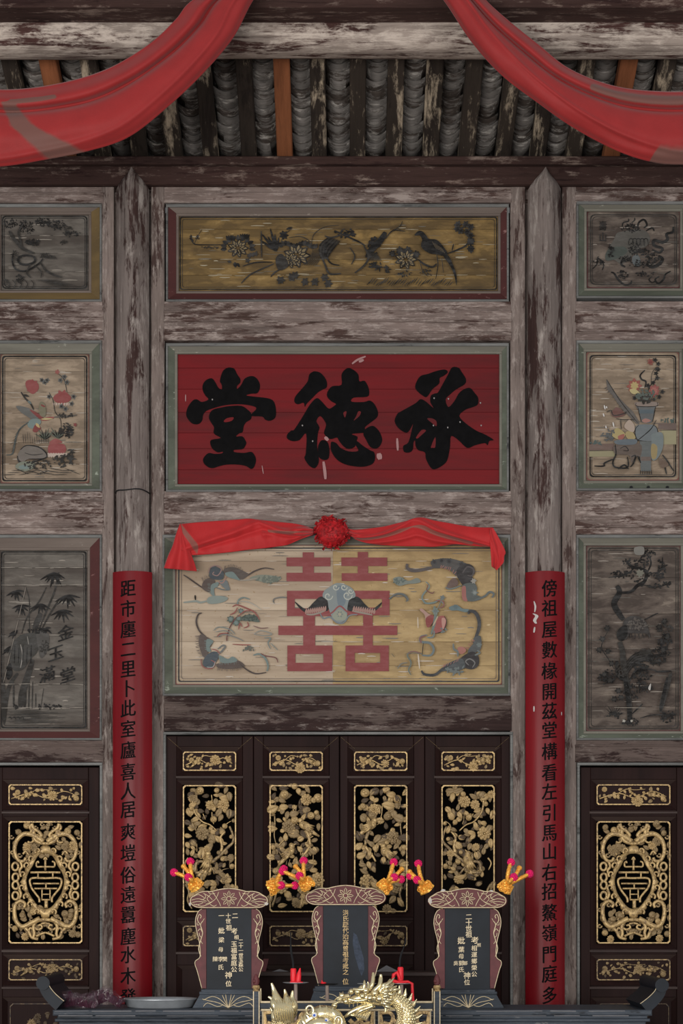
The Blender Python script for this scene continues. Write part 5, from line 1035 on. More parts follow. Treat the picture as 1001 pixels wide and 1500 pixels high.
    both([(330,110),(350,160),(400,190),(435,235),(405,245),(385,225)], 30); both([(350,170),(360,270),(420,310),(475,320)], 34); both([(330,120),(310,150),(330,190),(300,210)], 22); both([(290,300),(320,310),(350,290),(340,260)], 18); both([(240,430),(270,400),(300,440)], 18)
    both([(420,1105),(330,1150),(240,1190),(180,1150),(152,1060),(160,960),(215,920),(262,950),(250,990)], 46, taper=.5)
    both([(475,1115),(390,1130),(350,1190),(360,1260),(340,1320)], 30); both([(360,1200),(400,1220),(440,1200),(425,1170),(400,1180)], 20); both([(300,1230),(320,1200),(350,1230)], 18); both([(250,1190),(300,1240),(330,1300),(400,1320)], 28); both([(380,1290),(420,1270),(475,1250)], 20); both([(430,1160),(475,1150)], 18)
    both([(210,500),(230,560),(205,600),(215,650)], 24); both([(200,800),(220,850),(200,900)], 24)
    for (x, y, r) in ((160,560,32),(163,672,32),(163,755,32),(162,865,32)): both([(x+r*math.cos(k*.7), y+r*1.25*math.sin(k*.7)) for k in range(10)], 20, nm='scroll_link', taper=1)
    for (x, y, r) in ((240,345,55),(310,365,45),(165,180,34),(250,150,40),(230,1100,34),(310,1050,40),(145,1240,34),(225,1285,44)):
        for xx in (x, 2*C-x): F3(hold, fr, xx, y, r, out-.008, random.choice(('old_gilt', 'dull_gilt')), r < 42)
    for (x, y, a) in ((200,170,200),(260,330,160),(280,400,70),(330,340,-30),(200,1200,100),(250,1090,190),(290,1080,70),(330,1280,40),(130,330,80),(125,450,80),(125,1100,90),(125,980,80),(475,150,90),(440,130,150),(475,1290,-90)):
        L3(hold, fr, x, y, 75, a, out-.02, 'dull_gilt'); L3(hold, fr, 2*C-x, y, 75, 180-a, out-.02, 'dull_gilt')
    for (x, y, r) in ((128,410,22),(120,1010,22),(375,150,22),(440,115,22),(205,440,26),(290,500,22),(215,960,24),(330,1110,26),(420,1240,24),(270,1210,22),(120,250,24),(120,1180,24)):
        both([(x+r*(1-.08*k)*math.cos(k*.7), y+r*(1-.08*k)*math.sin(k*.7)) for k in range(9)], 15, out-.012, 'dull_gilt', 'scroll')
    for k in range(46):
        a_ = random.uniform(0, 2*PI); x_, y_ = 475+random.uniform(-270, 270), random.choice((random.uniform(190, 480), random.uniform(980, 1250)))
        L3(hold, fr, x_, y_, random.uniform(60, 85), random.uniform(0, 360), out-.026, 'dull_gilt', 1.2)
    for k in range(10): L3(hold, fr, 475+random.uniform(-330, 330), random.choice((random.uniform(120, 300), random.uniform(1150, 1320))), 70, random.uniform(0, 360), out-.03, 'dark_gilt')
shou_leaf(5, 'dark wooden side door leaf with gilt longevity medallion, left of the left couplet', 66.5, -12, 145.5, 12.5, 120.5, 0)
shou_leaf(6, 'dark wooden side door leaf with gilt longevity medallion, right of the right couplet', 928.5, 850.5, 1010, 874.5, 982.5, 0)

# ================================================================ altar table
TZ = 1.05; T0, T1 = -1.1, -0.62                    # table top height, front and back edge
def fx(px, out): return px2(px, 0, out).x
xa, xb = fx(80, 1.1), fx(843+78, 1.1)
xb = fx(953, 1.1)
table = empty('altar_table', ((xa+xb)/2, (T0+T1)/2, 0), label='long black lacquered altar table with upturned scroll ends, carrying the spirit tablets', cat='table')
mb = MB(); mb.box((xa-.01, T0, TZ-.030), (xb+.01, T1, TZ), .006); ob('table_top', mb, 'black_lacquer', table)
mb = MB()
for k, (ins, h0, h1) in enumerate(((.012, .030, .046), (.0, .046, .062), (.02, .062, .080), (.03, .080, .1))): mb.box((xa+ins, T0+ins*.6+.004, TZ-h1), (xb-ins, T1-ins, TZ-h0), .004)
ob('edge_moulding', mb, 'black_lacquer', table)
mb = MB(); mb.box((xa+.05, T0+.04, TZ-.26), (xb-.05, T0+.07, TZ-.1), .004); ob('apron', mb, 'black_lacquer', table)
R = random.Random(9); x = xa
while x < xb-.1:
    l = R.uniform(.03, .35)
    if R.random() < .75: e = MB(); e.tube([(x, T0-.0005, TZ-.0055+R.uniform(-.001, .001)), (min(xb, x+l), T0-.0005, TZ-.0055+R.uniform(-.001, .001))], R.uniform(.0012, .0026), 5); ob('worn_edge', e, 'paper_grey', table)
    if R.random() < .6: e = MB(); e.tube([(x+.02, T0-.0005, TZ-.030), (min(xb, x+.02+l), T0-.0005, TZ-.030)], R.uniform(.0010, .0022), 5); ob('worn_edge', e, 'paper_grey', table)
    x += l+R.uniform(.01, .08)
def scroll(sgn, xe, pts):
    P_ = catmull([(x, y, 0) for x, y in pts], 6); mb = MB(); th = .030; m = len(P_); L_ = []; R_ = []
    for i, p in enumerate(P_):
        t = (P_[min(i+1, m-1)]-P_[max(i-1, 0)]).normalized(); n = Vector((-t.y, t.x, 0)); w_ = 13.5
        L_.append(p+n*w_*.5*(1.3-.3*i/m)); R_.append(p-n*w_*.5*(1.3-.3*i/m))
    poly = [px2(q.x, q.y, 1.08) for q in L_+R_[::-1]]; poly = [(v.x, v.z) for v in poly]
    a = MB()
    n_ = len(L_)
    for y0, y1 in ((T0+.005, T1),):
        vs = [Vector((x, y0, z)) for x, z in poly]+[Vector((x, y1, z)) for x, z in poly]; q = len(poly); fs = []
        for i in range(n_-1):
            fs += [(i, i+1, q-2-i, q-1-i), (q+i, q+q-1-i, q+q-2-i, q+i+1)]
        for i in range(q): fs.append((i, (i+1) % q, q+(i+1) % q, q+i))
        a.add(vs, fs)
    ob('scroll_end', a, 'slab_lacquer', table)
    c = px2(pts[-1][0], pts[-1][1], 1.08); b = MB(); b.tube([(c.x, T0-.004, c.z), (c.x, T1, c.z)], .036, 18); ob('scroll_roll', b, 'slab_lacquer', table, .9)
    e = MB(); e.tube([px2(q.x, q.y, 1.098) for q in (L_ if sgn < 0 else R_)], .0018, 5); ob('worn_edge', e, 'line_gold', table)
scroll(-1, xa, [(88, 1473), (76, 1462), (67, 1450), (64, 1440)]); scroll(1, xb, [(944, 1477), (957, 1466), (967, 1454), (969, 1443)])
for x in (xa+.12, xb-.12):
    for y in (T0+.07, T1-.07):
        mb = MB(); mb.box((x-.035, y-.035, 0), (x+.035, y+.035, TZ-.1), .006); ob('leg', mb, 'black_lacquer', table)
# gilt fretwork under the edge
mb = MB()
for x in range(100, 930, 44):
    if 372 < x < 640: continue
    for (a, b, c, d) in ((0, 1497, 14, 1500), (0, 1500, 3, 1512), (11, 1500, 14, 1512), (20, 1499, 34, 1502), (26, 1502, 29, 1514)): q0 = px2(x+a, b, 1.065); q1 = px2(x+c, d, 1.065); mb.box((q0.x, -1.068, q0.z), (q1.x, -1.058, q1.z))
ob('gilt_fretwork', mb, 'old_gilt', table)

# ================================================================ spirit tablets
def tablet(label, cx, dy, out, texts, crest_w=58.0, slab=(33, 1331.5, 1448), basew=(41, 52), base_y=(1449, 1474), worn=()):
    s = sc(out); base = px2(cx, base_y[1], out); zb = TZ+.001
    root = empty('spirit_tablet', (base.x, -out, zb), label=label, cat='spirit tablet')
    def V(x, y, o=0.0): return px2(cx+x, y+dy, out+o)
    def pl(pts): return [(V(x, y).x, V(x, y).z) for x, y in pts]
    # base
    mb = MB(); b0, b1 = basew; y0, y1 = base_y; zbase = zb
    def P3(x, z, o): v = V(x, 0); return Vector((v.x, -out-o, z))
    zt = V(0, y0).z; zm = zt-.022
    mb.add([P3(-b0, zm, .03), P3(b0, zm, .03), P3(b1, zbase, .06), P3(-b1, zbase, .06), P3(-b0, zm, -.05), P3(b0, zm, -.05), P3(b1, zbase, -.08), P3(-b1, zbase, -.08)], [(3, 2, 1, 0), (4, 5, 6, 7), (0, 1, 5, 4), (3, 7, 6, 2), (0, 4, 7, 3), (1, 2, 6, 5)])
    a, b = P3(-b0+1, zt, .036), P3(b0-1, zm, -.05); mb.box((a.x, a.y, a.z), (b.x, b.y, b.z), .004); a, b = P3(-b0-1.5, zm+.010, .042), P3(b0+1.5, zm-.004, -.055); mb.box((a.x, a.y, a.z), (b.x, b.y, b.z), .003)
    ob('plinth', mb, 'black_lacquer', root)
    # slab
    mb = MB(); a, b = V(-slab[0]-3, slab[1]-4), V(slab[0]+3, slab[2]+3); mb.box((a.x, -out, a.z), (b.x, -out+.022, b.z), .003); ob('slab', mb, 'slab_lacquer', root)
    # wings (right half traced, mirrored)
    y_ = slab[1]; H_ = slab[2]-slab[1]
    w_o = [(33, 0), (40, 0), (45, .03), (48.5, .10), (49.5, .18), (47.5, .28), (44.5, .38), (42.5, .50), (42.5, .58), (44, .62), (49.5, .655), (50, .70), (47.5, .76), (45.5, .82), (43, .90), (40, 1.0), (33, 1.0)]
    for sg in (-1, 1):
        oc = [(w_o[0][0], w_o[0][1])]+[(p.x, p.y) for p in catmull([(x, y, 0) for x, y in w_o[1:-1]], 3)]+[w_o[-1]]
        poly = pl([(sg*x, y_+H_*t) for x, t in oc]); mb = MB(); mb.prism(poly, -out-.006, -out+.018, .002); wg = ob('wing', mb, 'tablet_red', root)
        e = MB(); e.tube([V(sg*(x-.4), y_+H_*t, .008) for x, t in oc[1:-1]], .0022, 5); ob('gilt_edge', e, 'line_gold', wg, True)
        e = MB()
        for pts, w_ in (([(41, .60), (44.3, .50), (41.5, .40), (38.5, .30), (41.5, .20), (38, .15)], .0022), ([(38.5, .30), (42, .25), (45.5, .28)], .0018), ([(41.5, .20), (46, .14), (43.5, .07), (40.5, .09), (42, .12)], .0020), ([(39.5, .36), (42.5, .34), (43.5, .30)], .0016), ([(38, .15), (36, .12)], .0014), ([(41.5, .4), (38.5, .44)], .0014), ([(43.2, .2), (46.4, .2), (46.5, .17)], .0014)):
            e.tube([V(sg*p.x, y_+H_*p.y, .008) for p in catmull([(x, y, 0) for x, y in pts], 4)], w_*1.2, 5)
        ob('gilt_spray', e, 'line_gold', wg, True)
    # crest
    yt = slab[1]-31
    c_o = [(0, 0), (10, .03), (20, .10), (27, .16), (36, .15), (45, .22), (52, .36), (57, .48), (58.5, .66), (56, .84), (49, .97), (40, 1.0), (0, 1.0)]
    half = [(p.x, p.y) for p in catmull([(x*crest_w/58.5, y, 0) for x, y in c_o[:-1]], 3)]
    full = half+[(-x, y) for x, y in half[::-1]]
    mb = MB(); mb.prism(pl([(x, yt+30*y) for x, y in full]), -out-.022, -out+.02, .004); cr = ob('crest', mb, 'tablet_red', root)
    e = MB(); F_ = half+[(0, 1)]+[(-x, y) for x, y in half[::-1]]; e.tube([V(x*.972, yt+1+28*y, .0235) for x, y in F_], .0028, 5)
    ob('gilt_edge', e, 'line_gold', cr, True)
    e = MB()
    for k in range(8):       # the sunflower in the middle
        a = 2*PI*k/8; r0, r1 = 4.2, 11.5
        e.tube([V(r0*math.cos(a-.28), yt+16-r0*math.sin(a-.28), .0235), V(r1*.75*math.cos(a-.2), yt+16-r1*.75*math.sin(a-.2), .0235), V(r1*math.cos(a), yt+16-r1*math.sin(a), .0235), V(r1*.75*math.cos(a+.2), yt+16-r1*.75*math.sin(a+.2), .0235), V(r0*math.cos(a+.28), yt+16-r0*math.sin(a+.28), .0235)], .0022, 4)
    e.tube([V(3.4*math.cos(k*.5), yt+16-3.4*math.sin(k*.5), .0235) for k in range(14)], .0022, 5)
    for sg in (-1, 1):
        R = random.Random(3)
        for pts in ([(15, 6), (18, 14), (24, 20), (34, 24)], [(24, 6), (20, 12), (14, 22), (12, 27)], [(24, 18), (30, 12), (38, 8)], [(24, 20), (30, 24), (40, 27), (48, 24)], [(34, 16), (44, 10), (52, 13)], [(32, 20), (44, 16), (55, 18)], [(34, 21), (46, 20), (54, 22)], [(27, 10), (32, 16), (28, 21)], [(36, 8), (34, 14), (40, 18)], [(28, 24), (22, 27), (18, 25)], [(20, 8), (27, 9), (30, 6)], [(38, 22), (46, 25), (52, 24)]):
            e.tube([V(sg*p.x, yt+p.y, .0235) for p in catmull([(x, y, 0) for x, y in pts], 3)], .0021, 4)
    ob('gilt_spray', e, 'line_gold', cr, True)
    # spray on the plinth front
    e = MB(); mid = (zm+zbase)/2
    def Q(x, h): f = (zm-(zbase+h))/(zm-zbase); return Vector((V(x, 0).x, -out-.03-.03*f-.003, zbase+h))
    Hb = zm-zbase
    for sg in (-1, 1):
        for pts in ([(0, .02), (6, .6), (9, .9)], [(0, .02), (12, .6), (24, .8), (36, .55)], [(0, .02), (14, .35), (28, .5), (38, .62)], [(0, 0), (3, .6), (4, .95)], [(8, .2), (16, .1), (30, .35), (36, .1)]):
            e.tube([Q(sg*p.x, p.y*Hb) for p in catmull([(x, y, 0) for x, y in pts], 3)], .0023, 4)
    ob('gilt_spray', e, 'line_gold', root, True)
    # inscription
    for (ch, x, y, w_, m) in texts:
        v = V(x, y-dy); g = MB(); glyph_mb(g, ch, v.x, v.z, w_, w_*.98, -out-.0012, 0, .04, .011); ob('character', g, m, root)
    for (x0_, y0_, x1_, y1_) in worn:
        mb = MB(); R = random.Random(int(abs(x0_)))
        pts = []
        for k in range(9): a = 2*PI*k/9; pts.append(V((x0_+x1_)/2+(x1_-x0_)*.5*math.cos(a)*R.uniform(.6, 1.1), (y0_+y1_)/2-dy+(y1_-y0_)*.5*math.sin(a)*R.uniform(.6, 1.1)))
        mb.prism([(p.x, p.z) for p in pts], -out-.0252, -out-.018); ob('chipped_patch', mb, 'bare_white', cr)
    return root
C_ = .030; M1 = 'line_gold'; M2 = 'old_gilt'
def col(chars, x, y0, y1, w_=C_, m=M1): n = len(chars); return [(c, x, y0+(y1-y0)*i/max(1, n-1), w_, m) for i, c in enumerate(chars)]
cxL, cxC, cxR = 335.5, 506.5, 685.0
tablet('black and maroon spirit tablet, left of the three, two-column gold inscription', cxL, 0, .88,
       col('二一', 0, 0, 0, 0.0001, M1)[:0]+[('二', 9, 1341.5, .034, M1), ('十', -1, 1341.5, .030, M1), ('一', -11, 1341.5, .032, M1), ('世', -1, 1349.5, .030, M1), ('祖', 0, 1359, .034, M1), ('妣', -11, 1363.5, .036, M1), ('梁', -11, 1377, .032, M1), ('母', -12, 1391, .028, M1), ('李', -12, 1405, .030, M1), ('陳', -20, 1405, .030, M1), ('樊', -6, 1405, .028, M1), ('氏', -12, 1417, .032, M1), ('考', 8, 1364, .036, M1), ('相', 11, 1373, .026, M1)]+
       col('玉福富庭公', 7.5, 1383, 1420, .034)+col('二十一世玉森公', 17.5, 1379, 1420, .027)+[('神', -.5, 1428.5, .040, M1), ('位', -.5, 1441, .034, M1)], worn=((52, 1320, 58, 1327), (-58, 1321, -55, 1328)))
midt = tablet('black and maroon spirit tablet, middle of the three, single gold column, bluish smear', cxC, -4.5, .86,
       col('洪氏歷代始高曾祖考妣之', 0, 1337, 1424, .033, M2)+[('位', 0, 1438, .036, M2)], slab=(38.5, 1331.5, 1448), crest_w=59.5, basew=(46, 55))
mb = MB(); vs = [px2(x, y, .8608) for x, y in ((518, 1366), (523, 1370), (528, 1386), (533, 1404), (534, 1420), (530, 1430), (526, 1420), (520, 1400), (517, 1382))]; mb.add(vs, [tuple(range(9))]); ob('pale_smear', mb, 'slab_smear', midt)
tablet('black and maroon spirit tablet, right of the three, paint chipped off crest ends', cxR, 0, .88,
       col('二十世祖', 2, 1343, 1369, .036)+[('妣', -9, 1378, .042, M1), ('葉', -9, 1391, .034, M1), ('母', -9, 1401, .030, M1), ('郭', -9, 1411, .030, M1), ('吳', -17, 1411, .026, M1), ('鄧', -3, 1411, .024, M1), ('氏', -9, 1420.5, .032, M1), ('考', 11, 1377.5, .042, M1), ('照', 17, 1384.5, .022, M1)]+col('相運鄉榮公', 10, 1389, 1427, .032)+[('神', -.5, 1429, .040, M1), ('位', -.5, 1439, .034, M1)], worn=((-58, 1313, -52, 1325), (-40, 1302, -32, 1307), (32, 1303, 38, 1307)))

# ================================================================ gilt paper flowers with pink pompoms
def plume(label, bx, by, tips, extra, out, sx=1):
    """a fan of crimped foil tubes with pink pompoms rising from a filigree cap"""
    b = px2(bx, by, out); root = empty('paper_flower', b, label=label, cat='ornament', group='gilt paper flowers on the tablet crests')
    s = sc(out); cap = MB(); R = random.Random(int(bx))
    ax = math.atan2(tips[0][1]-by, tips[0][0]-bx)
    mx = sum(t[0] for t in tips)/len(tips); my = sum(t[1] for t in tips)/len(tips); dx, dy = bx-mx, by-my; l = math.hypot(dx, dy); dx, dy = dx/l, dy/l
    px_, py_ = -dy, dx
    # cap: crown-like band at the foot
    fan = []
    for k in range(9): a = -1+2*k/8; fan.append((bx+px_*12*a+dx*(4-3*a*a)+dx*2, by+py_*12*a+dy*(4-3*a*a)+dy*2))
    top = [(bx+px_*9*(-1+2*k/8)-dx*10, by+py_*9*(-1+2*k/8)-dy*10) for k in range(9)]
    vs = [px2(x, y, out+.016*math.cos((k-4)/4*1.2)) for k, (x, y) in enumerate(fan)]+[px2(x, y, out+.022*math.cos((k-4)/4*1.2)) for k, (x, y) in enumerate(top)]
    vb = [Vector((v.x, v.y+.02, v.z)) for v in vs]; n = 18; fs = []
    for k in range(8): fs += [(k, k+1, 9+k+1, 9+k), (n+k, n+9+k, n+10+k, n+k+1), (k, n+k, n+k+1, k+1), (9+k, 10+k, n+10+k, n+9+k)]
    fs += [(0, 9, n+9, n), (8, n+8, n+17, 17)]
    cap.add(vs+vb, fs)
    for k in range(26):
        a = R.uniform(-1, 1); t = R.uniform(-8, 5); c = px2(bx+px_*9*a+dx*t, by+py_*9*a+dy*t, out+.02*math.cos(a)+.004)
        if k % 2: cap.ball(c, R.uniform(.006, .011), 7, 5)
        else: r = R.uniform(.008, .013); cap.tube([c+Vector((r*math.cos(j*.8), -.002*j*.3, r*math.sin(j*.8))) for j in range(9)], .0028, 5)
    ob('filigree_cap', cap, 'foil_gold', root, .8)
    for (tx, ty, pom) in [(t[0], t[1], True) for t in tips]+[(t[0], t[1], False) for t in extra]:
        mb = MB(); N = 14; p0 = (bx-dx*6, by-dy*6)
        cvx, cvy = (tx-p0[0]), (ty-p0[1]); ll = math.hypot(cvx, cvy); nx_, ny_ = -cvy/ll, cvx/ll; bow = R.uniform(-2, 2)
        P_ = []; rs = []
        for i in range(N+1):
            t = i/N; P_.append(px2(p0[0]+cvx*t+nx_*bow*math.sin(PI*t), p0[1]+cvy*t+ny_*bow*math.sin(PI*t), out+.012+.02*math.sin(PI*t)+(.035*t if ll < 19 else 0))); rs.append((3.0-.3*t+(.5 if i % 2 else 0)+(1.0 if (i >= N-1 and not pom) else 0))*s)
        mb.tube(P_, rs, 10); 
        for i in range(1, N): mb.ball(P_[i]+Vector((0, -rs[i]*.9, 0)), .0045 if i % 2 else .003, 6, 4)
        st_ = ob('foil_tube', mb, 'foil_gold', root, .7)
        if pom:
            pb = MB(); c = P_[-1]; r = 5.9*s
            pb.ball(c, r*.82, 10, 7)
            for q in range(46):
                z = 1-2*(q+.5)/46; a = q*2.4; k_ = math.sqrt(1-z*z); d = Vector((k_*math.cos(a), k_*math.sin(a), z)); pb.ball(c+d*r*.82, r*R.uniform(.2, .3), 5, 4)
            ob('pompom', pb, 'pom_pink', root, True)
    return root
PO = .92
plume('gilt paper flower with pink pompoms on the left end of the left tablet', 288, 1298, [(279, 1262), (255, 1278), (276, 1285)], [(268, 1268)], PO)
plume('gilt paper flower with pink pompoms on the right end of the left tablet, tilted right', 398, 1300, [(416, 1273), (412, 1297), (432, 1297)], [(408, 1286)], PO)
plume('gilt paper flower with pink pompoms on the left end of the middle tablet, standing upright', 450, 1296, [(445, 1261), (439, 1283), (414, 1276)], [(432, 1268)], PO+.03)
plume('gilt paper flower with pink pompoms on the right end of the middle tablet', 563, 1299, [(577, 1263), (578, 1285), (588, 1288)], [(590, 1272)], PO)
plume('gilt paper flower with pink pompoms on the left end of the right tablet', 625, 1302, [(613, 1265), (601, 1283), (611, 1289)], [(599, 1276)], PO+.02)
plume('gilt paper flower with pink pompoms on the right end of the right tablet', 740, 1301, [(749, 1263), (776, 1280), (753, 1285)], [(762, 1270)], PO)

# ================================================================ red cloth
def cloth(name, up, lo, fn, mat, nu=60, nv=26, parent=None, matfn=None, **k):
    U = catmull([(x, y, 0) for x, y in up], 8); L_ = catmull([(x, y, 0) for x, y in lo], 8)
    def at(P_, t): f = t*(len(P_)-1); i = int(min(f, len(P_)-2)); return P_[i].lerp(P_[i+1], f-i)
    def f(u, v): a, b = at(U, u), at(L_, u); p = a.lerp(b, v); return px2(p.x, p.y, fn(u, v))
    mb = MB().mat(mat); mb.grid(f, nu, nv); o = ob(name, mb, None, parent, True, **k)
    at_ = o.data.attributes.new('grey_brown', 'FLOAT', 'POINT')
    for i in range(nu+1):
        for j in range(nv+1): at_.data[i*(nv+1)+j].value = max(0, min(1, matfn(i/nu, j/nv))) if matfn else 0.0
    m = o.modifiers.new('thickness', 'SOLIDIFY'); m.thickness = .003; m.offset = 0; return o
def bell(x, w): return math.exp(-(x/w)**2)
def folds(base, amps, wr=0.0):
    """amps: list of (v centre at u=0, v centre at u=1, width, height)"""
    def fn(u, v):
        h = base
        for (v0, v1, w_, a) in amps: c = v0+(v1-v0)*u; h += a*math.exp(-((v-c)/w_)**2)
        return h+wr*(math.sin(u*23+v*9)+.6*math.sin(u*41-v*15)+.5*math.sin(v*21+u*8))*.35
    return fn
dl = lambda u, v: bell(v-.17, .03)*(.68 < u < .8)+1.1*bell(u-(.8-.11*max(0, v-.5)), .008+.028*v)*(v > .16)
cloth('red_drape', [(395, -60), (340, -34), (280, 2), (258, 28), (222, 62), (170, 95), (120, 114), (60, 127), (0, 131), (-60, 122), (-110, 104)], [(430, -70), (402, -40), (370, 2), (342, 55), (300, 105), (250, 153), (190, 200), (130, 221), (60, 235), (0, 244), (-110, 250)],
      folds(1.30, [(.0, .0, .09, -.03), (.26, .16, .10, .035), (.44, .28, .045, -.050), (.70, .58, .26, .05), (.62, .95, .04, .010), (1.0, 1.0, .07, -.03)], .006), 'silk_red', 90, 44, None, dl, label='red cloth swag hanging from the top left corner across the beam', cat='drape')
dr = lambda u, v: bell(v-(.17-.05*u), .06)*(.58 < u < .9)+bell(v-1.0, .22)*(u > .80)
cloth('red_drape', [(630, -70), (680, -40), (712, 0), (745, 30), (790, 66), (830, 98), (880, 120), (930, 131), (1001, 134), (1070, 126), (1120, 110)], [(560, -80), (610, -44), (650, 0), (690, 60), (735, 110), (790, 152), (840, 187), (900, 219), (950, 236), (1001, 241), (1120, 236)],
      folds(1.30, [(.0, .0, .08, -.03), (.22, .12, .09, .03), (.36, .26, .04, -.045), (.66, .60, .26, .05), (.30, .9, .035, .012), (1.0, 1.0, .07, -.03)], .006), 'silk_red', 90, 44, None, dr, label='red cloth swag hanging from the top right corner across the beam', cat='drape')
sw = empty('red_swag', px2(490, 840, .05), label='bright red cloth swag with ruffled rosette pinned over the double happiness panel', cat='swag')
Z1 = lambda x, y: (230+x/3.707, 750+y/3.707); Z2 = lambda x, y: (480+x/3.707, 750+y/3.707)
def rad(u, v, cu, k=9, a=.012): return a*math.sin(math.atan2(v, (u-cu)*2.2+1e-6)*k)
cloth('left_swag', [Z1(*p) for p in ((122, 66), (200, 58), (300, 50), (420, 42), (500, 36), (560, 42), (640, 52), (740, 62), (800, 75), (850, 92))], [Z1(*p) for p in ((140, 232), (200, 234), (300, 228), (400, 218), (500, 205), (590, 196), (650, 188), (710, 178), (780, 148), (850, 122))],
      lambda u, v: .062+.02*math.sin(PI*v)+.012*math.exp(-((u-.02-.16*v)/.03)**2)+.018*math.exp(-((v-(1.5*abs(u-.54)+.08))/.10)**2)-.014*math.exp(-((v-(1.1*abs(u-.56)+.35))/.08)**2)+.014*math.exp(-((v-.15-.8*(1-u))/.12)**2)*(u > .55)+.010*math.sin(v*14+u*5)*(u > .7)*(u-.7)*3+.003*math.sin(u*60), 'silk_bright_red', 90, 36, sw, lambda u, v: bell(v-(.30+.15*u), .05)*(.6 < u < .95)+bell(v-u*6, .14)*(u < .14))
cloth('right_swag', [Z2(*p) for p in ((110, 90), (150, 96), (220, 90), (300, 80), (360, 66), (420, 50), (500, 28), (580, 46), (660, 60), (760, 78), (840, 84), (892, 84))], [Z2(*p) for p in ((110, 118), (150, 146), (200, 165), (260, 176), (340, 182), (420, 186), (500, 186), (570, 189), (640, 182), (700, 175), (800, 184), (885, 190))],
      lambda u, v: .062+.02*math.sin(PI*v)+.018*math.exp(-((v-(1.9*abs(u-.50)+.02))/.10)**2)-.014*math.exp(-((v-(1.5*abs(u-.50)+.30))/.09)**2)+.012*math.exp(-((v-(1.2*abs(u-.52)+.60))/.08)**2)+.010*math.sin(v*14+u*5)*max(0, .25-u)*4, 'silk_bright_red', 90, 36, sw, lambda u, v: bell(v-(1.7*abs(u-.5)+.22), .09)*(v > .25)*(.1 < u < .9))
cloth('left_tail', [Z1(*p) for p in ((125, 64), (104, 120), (86, 180), (60, 240), (37, 305))], [Z1(*p) for p in ((128, 64), (158, 150), (186, 230), (205, 280), (217, 322))],
      lambda u, v: .075+.018*math.sin(v*11)*u+.01*math.sin(PI*v), 'silk_bright_red', 30, 30, sw)
cloth('right_tail', [Z2(*p) for p in ((884, 86), (882, 140), (884, 190), (888, 240), (892, 296))], [Z2(*p) for p in ((898, 84), (925, 130), (966, 212), (960, 240), (957, 272), (938, 296), (919, 317))],
      lambda u, v: .078+.014*math.sin(v*7+1)*u+.012*math.exp(-((v-u*.8)/.1)**2), 'silk_bright_red', 26, 22, sw)
R = random.Random(5); rc_ = px2(486, 781, .075); mb = MB(); mb.ball(rc_+Vector((0, -.02, 0)), 22*sc(.07), 14, 9, 1, .6, .9)
for k in range(130):
    a = R.uniform(0, 2*PI); q_ = math.sqrt(R.random()); rr = 22*sc(.07)*q_; c = rc_+Vector((rr*math.cos(a), -.05*(1-q_**2), rr*math.sin(a)*.9))
    out_ = Vector((math.cos(a)*q_, -1.1+q_*.6, math.sin(a)*q_)).normalized(); tw = Vector((R.uniform(-1, 1), R.uniform(-.4, .4), R.uniform(-1, 1))); tx_ = out_.cross(tw).normalized(); wd_ = R.uniform(.018, .036); ht = R.uniform(.014, .030); ph = R.uniform(0, 6)
    nrm_ = out_.cross(tx_)
    mb.grid(lambda u, v: c+tx_*(wd_*(u-.5)*2*(.5+.6*v))+out_*(ht*v+.004*math.sin(u*9+ph))+nrm_*(.008*math.sin(u*8+ph)*v), 6, 2)
ro = ob('rosette', mb, 'rosette_red', sw, .9, False); m = ro.modifiers.new('thickness', 'SOLIDIFY'); m.thickness = .002

# ================================================================ things on the altar table
# metal tray
v = px2(234, 1472, .90); mb = MB(); rr = 54*sc(.90)
mb.lathe((v.x, -.87, TZ+.001), [(.001, 0), (rr*.86, 0), (rr*.90, .006), (rr*.955, .036), (rr*1.0, .044), (rr*1.0, .048), (rr*.95, .046), (rr*.89, .036), (rr*.85, .009), (.001, .008)], 48, 'z', 1, .78)
ob('metal_tray', mb, 'steel', None, .7, label='shallow grey metal tray beside the plastic packets on the altar table', cat='tray')
